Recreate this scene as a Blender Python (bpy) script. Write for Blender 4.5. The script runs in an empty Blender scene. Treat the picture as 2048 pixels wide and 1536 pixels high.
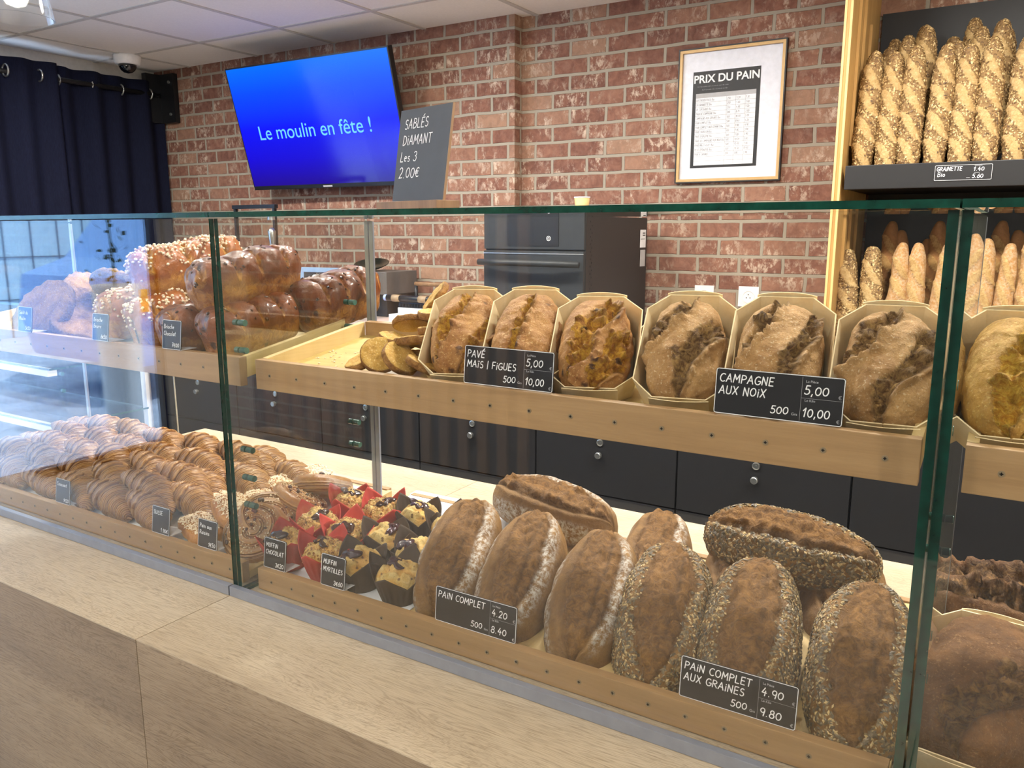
import bpy, bmesh, math, random
import numpy as np
from mathutils import Vector, Matrix, Euler, noise

random.seed(7)
SC = bpy.context.scene
COL = SC.collection
PI = math.pi

# ------------------------------------------------------------------ camera
EYE = (0.0, 0.0, 1.5)
PITCH = math.atan(307 / 1613.0)
YAW = math.atan(1015 / 1642.0)
cd = bpy.data.cameras.new('camera')
cam = bpy.data.objects.new('camera', cd)
COL.objects.link(cam)
cam.location = EYE
cam.rotation_euler = (PI / 2 - PITCH, 0, YAW)
cd.sensor_width = 36.0
cd.lens = 36.0 * 1613.0 / 2048.0
cd.clip_start = 0.02
SC.camera = cam

# ------------------------------------------------------------------ world, exposure
w = bpy.data.worlds.new('daylight')
SC.world = w
w.use_nodes = True
bg = w.node_tree.nodes['Background']
bg.inputs[0].default_value = (0.58, 0.78, 1.0, 1)
bg.inputs[1].default_value = 5.5
SC.view_settings.view_transform = 'Standard'
SC.view_settings.look = 'None'
SC.view_settings.gamma = 1.0
SC.view_settings.use_curve_mapping = False
SC.view_settings.exposure = 0.30
SC.cycles.max_bounces = 10
SC.cycles.transparent_max_bounces = 24
SC.cycles.glossy_bounces = 5
SC.cycles.diffuse_bounces = 3
SC.cycles.caustics_reflective = False
SC.cycles.caustics_refractive = False
SC.cycles.sample_clamp_indirect = 6.0


def light(name, kind, loc, energy, color, size=0.2, size_y=None, rot=(0, 0, 0), spot=None):
    l = bpy.data.lights.new(name, kind)
    l.energy = energy
    l.color = color
    if kind == 'AREA':
        l.shape = 'RECTANGLE' if size_y else 'DISK'
        l.size = size
        if size_y:
            l.size_y = size_y
    elif kind == 'SPOT':
        l.shadow_soft_size = size
        l.spot_size = spot or 2.0
        l.spot_blend = 0.6
    else:
        l.shadow_soft_size = size
    o = bpy.data.objects.new(name, l)
    COL.objects.link(o)
    o.location = loc
    o.rotation_euler = rot
    return o


# morning sun on the street outside (it stands behind the shop, so none enters)
sun = bpy.data.objects.new('street_sun', bpy.data.lights.new('street_sun', 'SUN'))
COL.objects.link(sun)
sun.data.energy = 7.0
sun.data.color = (0.80, 0.91, 1.0)
sun.data.angle = 0.02
sun.rotation_euler = (math.radians(14), math.radians(30), 0)
WARM = (1.0, 0.91, 0.79)
NEUT = (1.0, 0.95, 0.87)
# recessed ceiling downlights over the staff aisle
for lx in (-3.6, -2.7, -1.8, -0.9, 0.0, 0.9):
    light('aisle_downlight', 'AREA', (lx, 1.95, 2.47), 25, NEUT, 0.18)
# downlights over the customer side
for lx, ly in ((-3.4, 0.0), (-2.0, 0.0), (-0.6, -0.2), (0.8, 0.0), (-2.8, -1.2), (-1.0, -1.3)):
    light('shop_downlight', 'AREA', (lx, ly, 2.47), 9, WARM, 0.2)
# unseen fill points without lamp bodies, added to brighten the ceiling
for lx, ly in ((-3.2, -0.9), (-1.6, -0.9), (0.0, -1.0), (1.4, -0.6), (1.6, 1.6)):
    light('ceiling_fill', 'POINT', (lx, ly, 2.1), 17, NEUT, 0.12)
# shop window: portal that guides the daylight
pl = light('window_portal', 'AREA', (-4.60, 0.75, 1.2), 1, (1, 1, 1), 2.3, 4.6, (0, -PI / 2, 0))
pl.data.cycles.is_portal = True


# ------------------------------------------------------------------ helpers
def lin(r, g, b):
    f = lambda c: ((c / 255 + 0.055) / 1.055) ** 2.4 if c / 255 > 0.04045 else c / 255 / 12.92
    return (f(r), f(g), f(b), 1.0)


class MB:
    """collects vertices and faces of ONE mesh"""

    def __init__(s):
        s.v, s.f, s.m = [], [], []

    def add(s, vs, fs, mi=0):
        o = len(s.v)
        s.v += [tuple(p) for p in vs]
        s.f += [tuple(i + o for i in f) for f in fs]
        s.m += [mi] * len(fs)

    def box(s, x0, x1, y0, y1, z0, z1, mi=0):
        vs = [(x, y, z) for z in (z0, z1) for y in (y0, y1) for x in (x0, x1)]
        s.add(vs, [(0, 2, 3, 1), (4, 5, 7, 6), (0, 1, 5, 4), (2, 6, 7, 3), (0, 4, 6, 2), (1, 3, 7, 5)], mi)
        return s

    def cyl(s, p0, p1, r0, r1=None, n=16, mi=0, caps=True):
        r1 = r0 if r1 is None else r1
        p0, p1 = Vector(p0), Vector(p1)
        d = (p1 - p0).normalized()
        a = d.orthogonal().normalized()
        b = d.cross(a)
        vs = []
        for p, r in ((p0, r0), (p1, r1)):
            for i in range(n):
                t = 2 * PI * i / n
                vs.append(p + a * (r * math.cos(t)) + b * (r * math.sin(t)))
        fs = [(i, (i + 1) % n, n + (i + 1) % n, n + i) for i in range(n)]
        if caps:
            fs += [tuple(range(n - 1, -1, -1)), tuple(range(n, 2 * n))]
        s.add(vs, fs, mi)
        return s

    def tube(s, pts, r, n=10, mi=0):
        pts = [Vector(p) for p in pts]
        vs, fs = [], []
        prev = None
        for i, p in enumerate(pts):
            d = (pts[min(i + 1, len(pts) - 1)] - pts[max(i - 1, 0)]).normalized()
            a = d.orthogonal().normalized() if prev is None else (prev - d * prev.dot(d)).normalized()
            prev = a
            b = d.cross(a)
            rr = r[i] if isinstance(r, (list, tuple)) else r
            for k in range(n):
                t = 2 * PI * k / n
                vs.append(p + a * (rr * math.cos(t)) + b * (rr * math.sin(t)))
        for i in range(len(pts) - 1):
            for k in range(n):
                fs.append((i * n + k, i * n + (k + 1) % n, (i + 1) * n + (k + 1) % n, (i + 1) * n + k))
        fs += [tuple(range(n - 1, -1, -1)), tuple(range((len(pts) - 1) * n, len(pts) * n))]
        s.add(vs, fs, mi)
        return s

    def lathe(s, prof, n=32, c=(0, 0, 0), mi=0, close=True):
        """prof: (r, z) list from bottom to top"""
        vs, fs = [], []
        for r, z in prof:
            for k in range(n):
                t = 2 * PI * k / n
                vs.append((c[0] + r * math.cos(t), c[1] + r * math.sin(t), c[2] + z))
        for i in range(len(prof) - 1):
            for k in range(n):
                fs.append((i * n + k, i * n + (k + 1) % n, (i + 1) * n + (k + 1) % n, (i + 1) * n + k))
        if close:
            fs += [tuple(range(n - 1, -1, -1)), tuple(range((len(prof) - 1) * n, len(prof) * n))]
        s.add(vs, fs, mi)
        return s

    def prism(s, pts, y0, y1, mi=0):
        """outline in (x, z) extruded along y"""
        n = len(pts)
        vs = [(x, y0, z) for x, z in pts] + [(x, y1, z) for x, z in pts]
        fs = [tuple(range(n)), tuple(range(2 * n - 1, n - 1, -1))]
        fs += [(i, n + i, n + (i + 1) % n, (i + 1) % n) for i in range(n)]
        s.add(vs, fs, mi)
        return s

    def mesh(s, name, bevel=0.0, seg=2):
        me = bpy.data.meshes.new(name)
        me.from_pydata(s.v, [], s.f)
        me.polygons.foreach_set('material_index', s.m)
        me.update()
        bm = bmesh.new()
        bm.from_mesh(me)
        bmesh.ops.recalc_face_normals(bm, faces=bm.faces)
        if bevel:
            es = [e for e in bm.edges if len(e.link_faces) == 2 and e.calc_face_angle(0) > 0.6]
            bmesh.ops.bevel(bm, geom=es, offset=bevel, segments=seg, profile=0.7, affect='EDGES', clamp_overlap=True)
        bm.to_mesh(me)
        bm.free()
        return me


def meta(o, label=None, cat=None, group=None, kind=None):
    if label:
        o['label'] = label
    if cat:
        o['category'] = cat
    if group:
        o['group'] = group
    if kind:
        o['kind'] = kind
    return o


RECOLOURED = {}


def obj(name, data, mats=None, parent=None, loc=None, rot=None, bevel=0.0, smooth=False, **k):
    if isinstance(data, MB):
        data = data.mesh(name, bevel)
    if mats is not None:
        mats = list(mats) if isinstance(mats, (list, tuple)) else [mats]
        if len(data.materials) and list(data.materials) != mats:      # shared shape, other colour
            key = (data.name, tuple(m.name for m in mats))
            if key not in RECOLOURED:
                d2 = data.copy()
                for i, m in enumerate(mats):
                    d2.materials[i] = m
                RECOLOURED[key] = d2
            data = RECOLOURED[key]
        elif not len(data.materials):
            for m in mats:
                data.materials.append(m)
    if smooth:
        data.polygons.foreach_set('use_smooth', [True] * len(data.polygons))
    o = bpy.data.objects.new(name, data)
    COL.objects.link(o)
    if parent is not None:
        o.parent = parent
    if loc is not None:
        o.location = loc
    if rot is not None:
        o.rotation_euler = rot
    return meta(o, **k)


def thing(name, loc=(0, 0, 0), rot=(0, 0, 0), **k):
    o = bpy.data.objects.new(name, None)
    o.empty_display_size = 0.05
    COL.objects.link(o)
    o.location = loc
    o.rotation_euler = rot
    return meta(o, **k)


def dup(o, loc, rot, label, group=None):
    r = o.copy()
    COL.objects.link(r)
    r.location, r.rotation_euler = loc, rot
    r['label'] = label
    if group:
        r['group'] = group
    for ch in list(o.children):
        c = ch.copy()
        COL.objects.link(c)
        c.parent = r
        for g in list(ch.children):
            d = g.copy()
            COL.objects.link(d)
            d.parent = c
    return r


def struct(name, mb, mats, bevel=0.0, **k):
    return obj(name, mb, mats, bevel=bevel, kind='structure', **k)


def smooth(a, b, x):
    t = np.clip((x - a) / (b - a), 0, 1)
    return t * t * (3 - 2 * t)


def fbm(x, y, z, s=1.0, octv=3, seed=0.0):
    out = np.empty(len(x))
    for i in range(len(x)):
        out[i] = noise.fractal((x[i] * s + seed, y[i] * s - seed, z[i] * s + 3.1 * seed), 0.9, 2.0, octv)
    return out


# ------------------------------------------------------------------ materials
class NT:
    def __init__(s, name):
        s.mat = bpy.data.materials.new(name)
        s.mat.use_nodes = True
        s.t = s.mat.node_tree
        s.b = s.t.nodes['Principled BSDF']
        s.out = s.t.nodes['Material Output']

    def n(s, kind, **kw):
        nd = s.t.nodes.new('ShaderNode' + kind)
        for k, v in kw.items():
            if k in nd.inputs:
                s.set(nd.inputs[k], v)
            else:
                setattr(nd, k, v)
        return nd

    def set(s, sock, v):
        if isinstance(v, bpy.types.NodeSocket):
            s.t.links.new(v, sock)
        else:
            sock.default_value = v

    def obj(s, scale=(1, 1, 1)):
        tc = s.n('TexCoord')
        mp = s.n('Mapping')
        mp.inputs['Scale'].default_value = scale
        s.t.links.new(tc.outputs['Object'], mp.inputs['Vector'])
        return mp.outputs[0]

    def noise(s, vec, scale, detail=4, rough=0.55, dist=0.0):
        nd = s.n('TexNoise', Scale=scale, Detail=detail, Roughness=rough, Distortion=dist)
        s.t.links.new(vec, nd.inputs['Vector'])
        return nd.outputs['Fac']

    def ramp(s, fac, stops):
        nd = s.n('ValToRGB')
        s.t.links.new(fac, nd.inputs[0])
        el = nd.color_ramp.elements
        while len(el) < len(stops):
            el.new(0.5)
        for e, (p, c) in zip(el, stops):
            e.position = p
            e.color = c if len(c) == 4 else (*c, 1)
        return nd.outputs[0]

    def math(s, op, a, b=0.0):
        nd = s.n('Math', operation=op)
        s.set(nd.inputs[0], a)
        s.set(nd.inputs[1], b)
        return nd.outputs[0]

    def mix(s, fac, a, b, mode='MIX'):
        nd = s.n('Mix', data_type='RGBA', blend_type=mode)
        s.set(nd.inputs[0], fac)
        s.set(nd.inputs[6], a)
        s.set(nd.inputs[7], b)
        return nd.outputs[2]

    def attr(s, name):
        nd = s.n('Attribute', attribute_name=name)
        return nd.outputs['Fac']

    def bump(s, h, strength=0.3, dist=0.01):
        nd = s.n('Bump', Strength=strength, Distance=dist)
        s.t.links.new(h, nd.inputs['Height'])
        s.t.links.new(nd.outputs[0], s.b.inputs['Normal'])

    def fin(s, color=None, rough=0.5, metal=0.0, spec=None, **kw):
        if color is not None:
            s.set(s.b.inputs['Base Color'], color)
        s.set(s.b.inputs['Roughness'], rough)
        s.set(s.b.inputs['Metallic'], metal)
        if spec is not None:
            s.set(s.b.inputs['Specular IOR Level'], spec)
        for k, v in kw.items():
            s.set(s.b.inputs[k], v)
        return s.mat


def plain(name, c, rough=0.5, metal=0.0, spec=None, var=0.06, sc=40, **kw):
    m = NT(name)
    f = m.noise(m.obj(), sc, 3)
    d = tuple(max(0, x * (1 - var)) for x in c[:3])
    u = tuple(min(1, x * (1 + var)) for x in c[:3])
    return m.fin(m.ramp(f, [(0.3, d), (0.7, u)]), rough, metal, spec, **kw)


def wood(name, dark, mid, light_, axis='x', sc=1.0, rough=0.45, streak=0.35, cracks=True):
    m = NT(name)
    lo, hi = 1.1 * sc, 17 * sc
    v = m.obj({'x': (lo, hi, hi), 'y': (hi, lo, hi), 'z': (hi, hi, lo)}[axis])
    a = m.noise(v, 1.5, 5, 0.6, 0.7)
    lo, hi = 14 * sc, 300 * sc
    v2 = m.obj({'x': (lo, hi, hi), 'y': (hi, lo, hi), 'z': (hi, hi, lo)}[axis])
    b = m.noise(v2, 1.0, 3, 0.7)
    c = m.ramp(a, [(0.25, dark), (0.5, mid), (0.75, light_)])
    fine = m.ramp(b, [(0.3, (1 - streak,) * 3), (0.65, (1.0, 1.0, 1.0))])
    c = m.mix(0.8, c, fine, 'MULTIPLY')
    if cracks:
        lo, hi = 1.6 * sc, 40 * sc
        v3 = m.obj({'x': (lo, hi, hi), 'y': (hi, lo, hi), 'z': (hi, hi, lo)}[axis])
        k = m.noise(v3, 0.9, 2, 0.5, 0.4)
        kk = m.ramp(k, [(0.70, (0, 0, 0)), (0.80, (1, 1, 1))])
        c = m.mix(m.math('MULTIPLY', kk, 0.55), c, tuple(x * 0.35 for x in dark[:3]) + (1,))
    m.bump(b, 0.12, 0.002)
    return m.fin(c, rough, 0, 0.4)


def oak(name, dark, mid, light_, seed, rough=0.4):
    """oak laminate with cathedral bands, pores and a few dark cracks, grain along x"""
    m = NT(name)
    tc = m.n('TexCoord')

    def vec(sx, s, off):
        mp = m.n('Mapping')
        mp.inputs['Scale'].default_value = (sx, s, s)
        mp.inputs['Location'].default_value = (off, off * 1.7, off * .6)
        m.t.links.new(tc.outputs['Object'], mp.inputs['Vector'])
        return mp.outputs[0]
    a = m.noise(vec(1.0, 9, seed), 1.6, 5, 0.6, 1.6)
    band = m.math('ADD', m.math('MULTIPLY', m.math('SINE', m.math('MULTIPLY', a, 150.0)), .5), .5)
    br = m.noise(vec(.7, 3.2, seed + 4), 1.5, 4, .6, .4)
    c = m.ramp(br, [(0.25, dark), (0.5, mid), (0.75, light_)])
    c = m.mix(.8, c, m.ramp(band, [(0.0, (.77, .745, .715)), (.45, (.985, .985, .985)), (1, (1.0, 1.0, 1.0))]), 'MULTIPLY')
    po = m.noise(vec(20, 760, seed + 2), 1.0, 3, .65)
    c = m.mix(.9, c, m.ramp(po, [(.34, (.58, .55, .52)), (.49, (1, 1, 1)), (.8, (1.03, 1.03, 1.03))]), 'MULTIPLY')
    ck = m.noise(vec(1.9, 34, seed + 7), .95, 3, .6, .6)
    k = m.ramp(ck, [(.685, (0, 0, 0)), (.73, (1, 1, 1))])
    c = m.mix(m.math('MULTIPLY', k, .62), c, tuple(x * .22 for x in dark[:3]) + (1,))
    m.bump(po, 0.10, 0.001)
    return m.fin(c, rough, 0, 0.4)


M = {}
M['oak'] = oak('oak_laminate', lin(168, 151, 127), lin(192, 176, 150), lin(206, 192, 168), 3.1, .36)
M['oak_front_shaded'] = oak('oak_laminate_shaded_front', lin(120, 103, 84), lin(144, 125, 102), lin(162, 143, 118), 8.4, .5)  # counter oak again, darkened: the shade on the upright front is in the colour
M['beech'] = wood('beech_ply', lin(152, 119, 80), lin(168, 134, 93), lin(180, 147, 105), 'x', 1.2, 0.5, 0.12, False)
M['beech_y'] = wood('beech_ply_side', lin(198, 168, 112), lin(212, 184, 128), lin(222, 196, 142), 'y', 1.2, 0.5, 0.08, False)
M['pine'] = wood('pine', lin(176, 134, 76), lin(194, 152, 90), lin(208, 168, 106), 'z', 1.0, 0.5, 0.2, True)
M['poplar'] = wood('poplar_veneer', lin(232, 206, 156), lin(240, 218, 172), lin(246, 229, 192), 'y', 1.0, 0.6, 0.10, False)
M['slat'] = wood('wall_slat_wood', lin(120, 90, 62), lin(140, 106, 74), lin(158, 122, 86), 'z', 1.0, 0.5, 0.2, False)
M['charcoal'] = plain('charcoal_lacquer', lin(36, 36, 38), 0.42, 0, 0.35)
M['black'] = plain('black_plastic', lin(22, 22, 24), 0.42)
M['black_metal'] = plain('black_metal', lin(30, 31, 34), 0.4, 0.3)
M['oven'] = plain('oven_steel', lin(50, 52, 54), 0.45, 0.1, 0.3)
M['oven_side'] = plain('oven_black_side', lin(38, 36, 36), 0.5)
M['alu'] = plain('aluminium', lin(150, 156, 168), 0.35, 0.5)
M['steel'] = plain('brushed_steel', lin(190, 192, 190), 0.28, 0.9)
M['white'] = plain('white_plastic', lin(236, 236, 238), 0.45)
M['ceiling'] = plain('ceiling_tile', lin(240, 237, 232), 0.9, 0, 0.1, 0.03, 120)
M['grid'] = plain('ceiling_grid', lin(196, 193, 188), 0.6)
M['paint'] = plain('white_paint', lin(205, 200, 192), 0.8)
M['dark_wall'] = plain('dark_wall_paint', lin(52, 52, 54), 0.8)
M['floor'] = plain('floor_tile', lin(168, 160, 150), 0.4)
M['board'] = plain('slate_black', lin(34, 34, 36), 0.32, 0, 0.5)
M['slate'] = plain('chalkboard_grey', lin(62, 64, 69), 0.55)
M['chalk'] = plain('chalk_white', lin(240, 240, 240), 0.7)
M['ink'] = plain('handwriting_ink', lin(80, 80, 88), 0.7)
M['print'] = plain('grey_print', lin(176, 176, 178), 0.7)
M['paper'] = plain('white_paper', lin(228, 230, 234), 0.8)
M['kraft'] = plain('kraft_cup', lin(206, 172, 118), 0.7)
M['gold'] = plain('gilt_frame', lin(190, 156, 104), 0.4, 0.2)
M['screw'] = plain('screw_steel', lin(150, 132, 104), 0.4, 0.25)
M['hole'] = plain('dark_recess', lin(24, 18, 14), 0.8)
M['red_paper'] = plain('red_muffin_paper', lin(184, 66, 56), 0.65, 0, 0.3, 0.1, 30)
M['brown_paper'] = plain('brown_muffin_paper', lin(66, 54, 44), 0.65, 0, 0.3, 0.1, 30)
M['choc'] = plain('chocolate', lin(52, 28, 20), 0.14, 0, 0.6)
M['jam'] = plain('blueberry_jam', lin(44, 14, 24), 0.10, 0, 0.6)
M['raisin'] = plain('dark_fruit', lin(40, 24, 22), 0.35)
M['sugar'] = plain('sugar', lin(244, 226, 196), 0.5, 0, 0.5)
M['tan'] = plain('rubber_tan', lin(150, 128, 100), 0.5)
M['grey'] = plain('grey_plastic', lin(96, 92, 90), 0.5)
M['vanblue'] = plain('van_paint', lin(150, 190, 250), 0.3)
M['amber'] = plain('amber_lens', lin(255, 170, 40), 0.3)
M['plaster'] = plain('pale_render', lin(186, 216, 236), 0.9)
M['pave'] = plain('grey_paving', lin(196, 204, 220), 0.9, 0, 0.2, 0.2, 3)
M['leaf'] = plain('green_leaf', lin(50, 80, 40), 0.6)


def glass_mat(name, tint, edge=False):
    m = NT(name)
    lw = m.n('LayerWeight', Blend=0.5)
    p = m.math('POWER', lw.outputs['Facing'], 5.0)
    f = m.math('ADD', m.math('MULTIPLY', p, 0.96), 0.04)
    tr = m.n('BsdfTransparent', Color=tint)
    gl = m.n('BsdfGlossy', Color=(1, 1, 1, 1), Roughness=0.0)
    mx = m.n('MixShader')
    m.t.links.new(f, mx.inputs[0])
    m.t.links.new(tr.outputs[0], mx.inputs[1])
    m.t.links.new(gl.outputs[0], mx.inputs[2])
    m.t.links.new(mx.outputs[0], m.out.inputs['Surface'])
    return m.mat


M['glass'] = glass_mat('clear_glass', (0.984, 0.992, 0.988, 1))
M['glass_edge'] = plain('green_glass_edge', lin(10, 58, 46), 0.18, 0, 0.6, 0.35, 60)
M['frost'] = plain('frosted_fixing', lin(58, 98, 86), 0.25, 0.1)
M['pale_edge'] = plain('pale_glass_edge', lin(188, 198, 196), 0.25)


def pane(x0, x1, y0, y1, z0, z1, rear=False):
    """glass sheet: two big faces clear, rim green"""
    b = MB()
    b.box(x0, x1, y0, y1, z0, z1)
    d = [x1 - x0, y1 - y0, z1 - z0]
    ax = d.index(min(d))
    ids = {2: (0, 1), 1: (2, 3), 0: (4, 5)}[ax]
    b.m = [0 if i in ids else (2 if rear and i == 3 else 1) for i in range(6)]
    return b


GL = lambda: [M['glass'], M['glass_edge']]


def brick_mat():
    m = NT('brick_slips')
    tc = m.n('TexCoord')
    sp = m.n('SeparateXYZ')
    m.t.links.new(tc.outputs['Object'], sp.inputs[0])
    cb = m.n('CombineXYZ')
    m.t.links.new(m.math('ADD', sp.outputs[0], sp.outputs[1]), cb.inputs[0])
    m.t.links.new(sp.outputs[2], cb.inputs[1])
    nz = m.n('TexNoise', Scale=9.0, Detail=3.0)
    m.t.links.new(cb.outputs[0], nz.inputs['Vector'])
    dv = m.n('VectorMath', operation='MULTIPLY_ADD')
    m.t.links.new(nz.outputs['Color'], dv.inputs[0])
    dv.inputs[1].default_value = (0.012, 0.010, 0)
    m.t.links.new(cb.outputs[0], dv.inputs[2])

    def bt(c1, c2, bias):
        b = m.n('TexBrick', offset=0.5, squash=1.0)
        m.t.links.new(dv.outputs[0], b.inputs['Vector'])
        b.inputs['Color1'].default_value = c1
        b.inputs['Color2'].default_value = c2
        b.inputs['Mortar'].default_value = (0, 0, 0, 1)
        b.inputs['Scale'].default_value = 1.0
        b.inputs['Mortar Size'].default_value = 0.0078
        b.inputs['Mortar Smooth'].default_value = 0.25
        b.inputs['Bias'].default_value = bias
        b.inputs['Brick Width'].default_value = 0.182
        b.inputs['Row Height'].default_value = 0.0735
        return b
    b1 = bt((0, 0, 0, 1), (1, 1, 1, 1), 0.0)
    # per-brick tone
    tone = m.ramp(b1.outputs['Color'], [(0.0, lin(96, 67, 58)), (0.3, lin(118, 81, 68)), (0.55, lin(135, 96, 80)), (0.8, lin(153, 116, 95)), (1.0, lin(178, 150, 124))])
    n1 = m.noise(cb.outputs[0], 26, 5, 0.65, 0.6)
    c = m.mix(0.55, tone, m.ramp(n1, [(0.3, lin(102, 66, 59)), (0.7, lin(162, 118, 99))]))
    # pale lime patches, stronger on some bricks
    mp = m.n('Mapping')
    mp.inputs['Scale'].default_value = (1.2, 0.7, 1)
    m.t.links.new(cb.outputs[0], mp.inputs[0])
    n2 = m.noise(mp.outputs[0], 24, 8, 0.78, 0.25)
    n3 = m.noise(cb.outputs[0], 5.5, 2, 0.5)
    lime = m.math('MULTIPLY', m.ramp(n2, [(0.50, (0, 0, 0)), (0.60, (1, 1, 1))]), m.ramp(n3, [(0.42, (0.05,) * 3), (0.62, (0.9,) * 3)]))
    c = m.mix(lime, c, lin(206, 186, 166))
    c = m.mix(b1.outputs['Fac'], c, lin(160, 151, 136))
    h = m.math('ADD', m.math('MULTIPLY', m.math('SUBTRACT', 1.0, b1.outputs['Fac']), 1.0), m.math('MULTIPLY', n1, 0.35))
    m.bump(h, 0.75, 0.006)
    return m.fin(c, 0.85, 0, 0.2)


M['brick'] = brick_mat()


def crust(name, lo, hi, slash_lo, slash_hi, flour=None, rough=0.62, speck=None, coat=0.0, sc=1.0, spots=None, spec=0.3, bump=0.9):
    """bread skin: crust and opened cut by mesh attributes 'slash', 'flour', 'dark'"""
    m = NT(name)
    v = m.obj()
    big = m.noise(v, 13 * sc, 3, 0.6, 0.5)
    a = m.noise(v, 34 * sc, 6, 0.7, 0.3)
    fine = m.noise(v, 420 * sc, 3, 0.7)
    c = m.ramp(m.math('ADD', m.math('MULTIPLY', big, .5), m.math('MULTIPLY', a, .5)), [(0.34, lo), (0.64, hi)])
    b = m.noise(v, 85 * sc, 6, 0.75, 1.0)
    mid = tuple((x + y) / 2 for x, y in zip(slash_lo, slash_hi))
    s = m.ramp(b, [(0.30, tuple(x * .66 for x in slash_lo[:3]) + (1,)), (0.42, slash_lo), (0.55, mid), (0.70, slash_hi)])
    if speck:
        sp = m.noise(v, 330 * sc, 2, 0.5)
        c = m.mix(m.math('MULTIPLY', m.ramp(sp, [(0.60, (0, 0, 0)), (0.68, (1, 1, 1))]), 0.6), c, speck)
    edge = m.math('ADD', m.attr('slash'), m.math('MULTIPLY', m.math('SUBTRACT', b, .5), 0.7))
    c = m.mix(m.ramp(edge, [(.32, (0, 0, 0)), (.62, (1, 1, 1))]), c, s)
    d = m.attr('dark')
    c = m.mix(m.math('MULTIPLY', d, m.math('ADD', .35, m.math('MULTIPLY', a, .9))), c, tuple(x * 0.30 for x in lo[:3]) + (1,))
    c = m.mix(.75, c, m.ramp(fine, [(.25, (.62, .60, .58)), (.5, (1, 1, 1)), (.8, (1, 1, 1))]), 'MULTIPLY')
    if flour:
        fn = m.noise(v, 120 * sc, 6, 0.78)
        ff = m.math('MULTIPLY', m.attr('flour'), m.ramp(fn, [(0.44, (0.0,) * 3), (0.60, (1, 1, 1))]))
        c = m.mix(m.math('MULTIPLY', ff, .9), c, flour)
    if spots:
        vo = m.n('TexVoronoi', Scale=spots[1])
        m.t.links.new(v, vo.inputs['Vector'])
        k = m.ramp(m.math('ADD', vo.outputs['Distance'], m.math('MULTIPLY', m.math('SUBTRACT', b, .5), .35)), [(0.13, (1, 1, 1)), (0.22, (0, 0, 0))])
        c = m.mix(m.math('MULTIPLY', k, 0.85), c, spots[0])
    h = m.math('ADD', m.math('MULTIPLY', b, m.math('ADD', 0.35, m.math('MULTIPLY', m.attr('slash'), 1.1))), m.math('ADD', m.math('MULTIPLY', a, 0.5), m.math('MULTIPLY', fine, .16)))
    m.bump(h, bump, 0.006)
    return m.fin(c, rough, 0, spec, **({'Coat Weight': coat, 'Coat Roughness': 0.16} if coat else {}))


M['whole'] = crust('wholemeal_crust', lin(98, 68, 36), lin(152, 115, 66), lin(114, 80, 42), lin(164, 120, 66), lin(200, 196, 188))
M['corn'] = crust('corn_crust', lin(134, 84, 40), lin(196, 146, 84), lin(166, 104, 28), lin(236, 186, 62), None, 0.6, lin(220, 186, 126), spots=(lin(52, 30, 26), 30))
M['corn_yellow'] = crust('yellow_corn_crust', lin(164, 116, 44), lin(206, 164, 84), lin(196, 136, 34), lin(250, 214, 90), None, 0.6, lin(226, 196, 120))
M['noix'] = crust('country_crust', lin(150, 108, 62), lin(206, 164, 108), lin(122, 86, 50), lin(222, 178, 108), None, 0.65, lin(226, 202, 164), bump=1.2)
M['darkloaf'] = crust('dark_crust', lin(78, 50, 26), lin(132, 92, 52), lin(104, 70, 38), lin(196, 150, 92), None, 0.6, lin(160, 124, 84), bump=1.3)
M['bag'] = crust('baguette_crust', lin(168, 118, 62), lin(194, 146, 88), lin(196, 154, 94), lin(222, 188, 132), lin(214, 200, 176), 0.6)
M['bag_seed'] = crust('seeded_baguette_crust', lin(132, 102, 64), lin(162, 130, 86), lin(204, 166, 108), lin(228, 198, 146), None, 0.6)
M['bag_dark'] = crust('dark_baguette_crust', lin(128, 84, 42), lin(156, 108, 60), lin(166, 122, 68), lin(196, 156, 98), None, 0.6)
M['brioche'] = crust('brioche_crust', lin(136, 66, 14), lin(186, 108, 30), lin(190, 124, 34), lin(222, 164, 68), None, 0.36, None, 0.35, 0.7, bump=.9)
M['brioche_choc'] = crust('chocolate_brioche_crust', lin(84, 38, 10), lin(142, 74, 22), lin(150, 88, 26), lin(204, 142, 58), None, 0.32, None, 0.4, 0.7, spots=(lin(40, 20, 14), 26), bump=.9)
M['galette'] = crust('shortbread', lin(138, 98, 40), lin(204, 156, 72), lin(160, 116, 48), lin(210, 166, 84), None, 0.7, lin(226, 190, 124), bump=1.6)
M['sable'] = crust('diamond_sable', lin(186, 140, 62), lin(222, 182, 98), lin(140, 94, 44), lin(196, 146, 80), None, 0.7, lin(244, 220, 160))
M['muffin'] = crust('muffin_crumb', lin(186, 132, 60), lin(228, 188, 108), lin(214, 178, 104), lin(240, 216, 150), None, 0.6, spots=(lin(96, 62, 40), 70))
M['danish'] = crust('danish_crust', lin(156, 96, 42), lin(200, 142, 72), lin(190, 140, 76), lin(218, 174, 108), None, 0.45)


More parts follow.
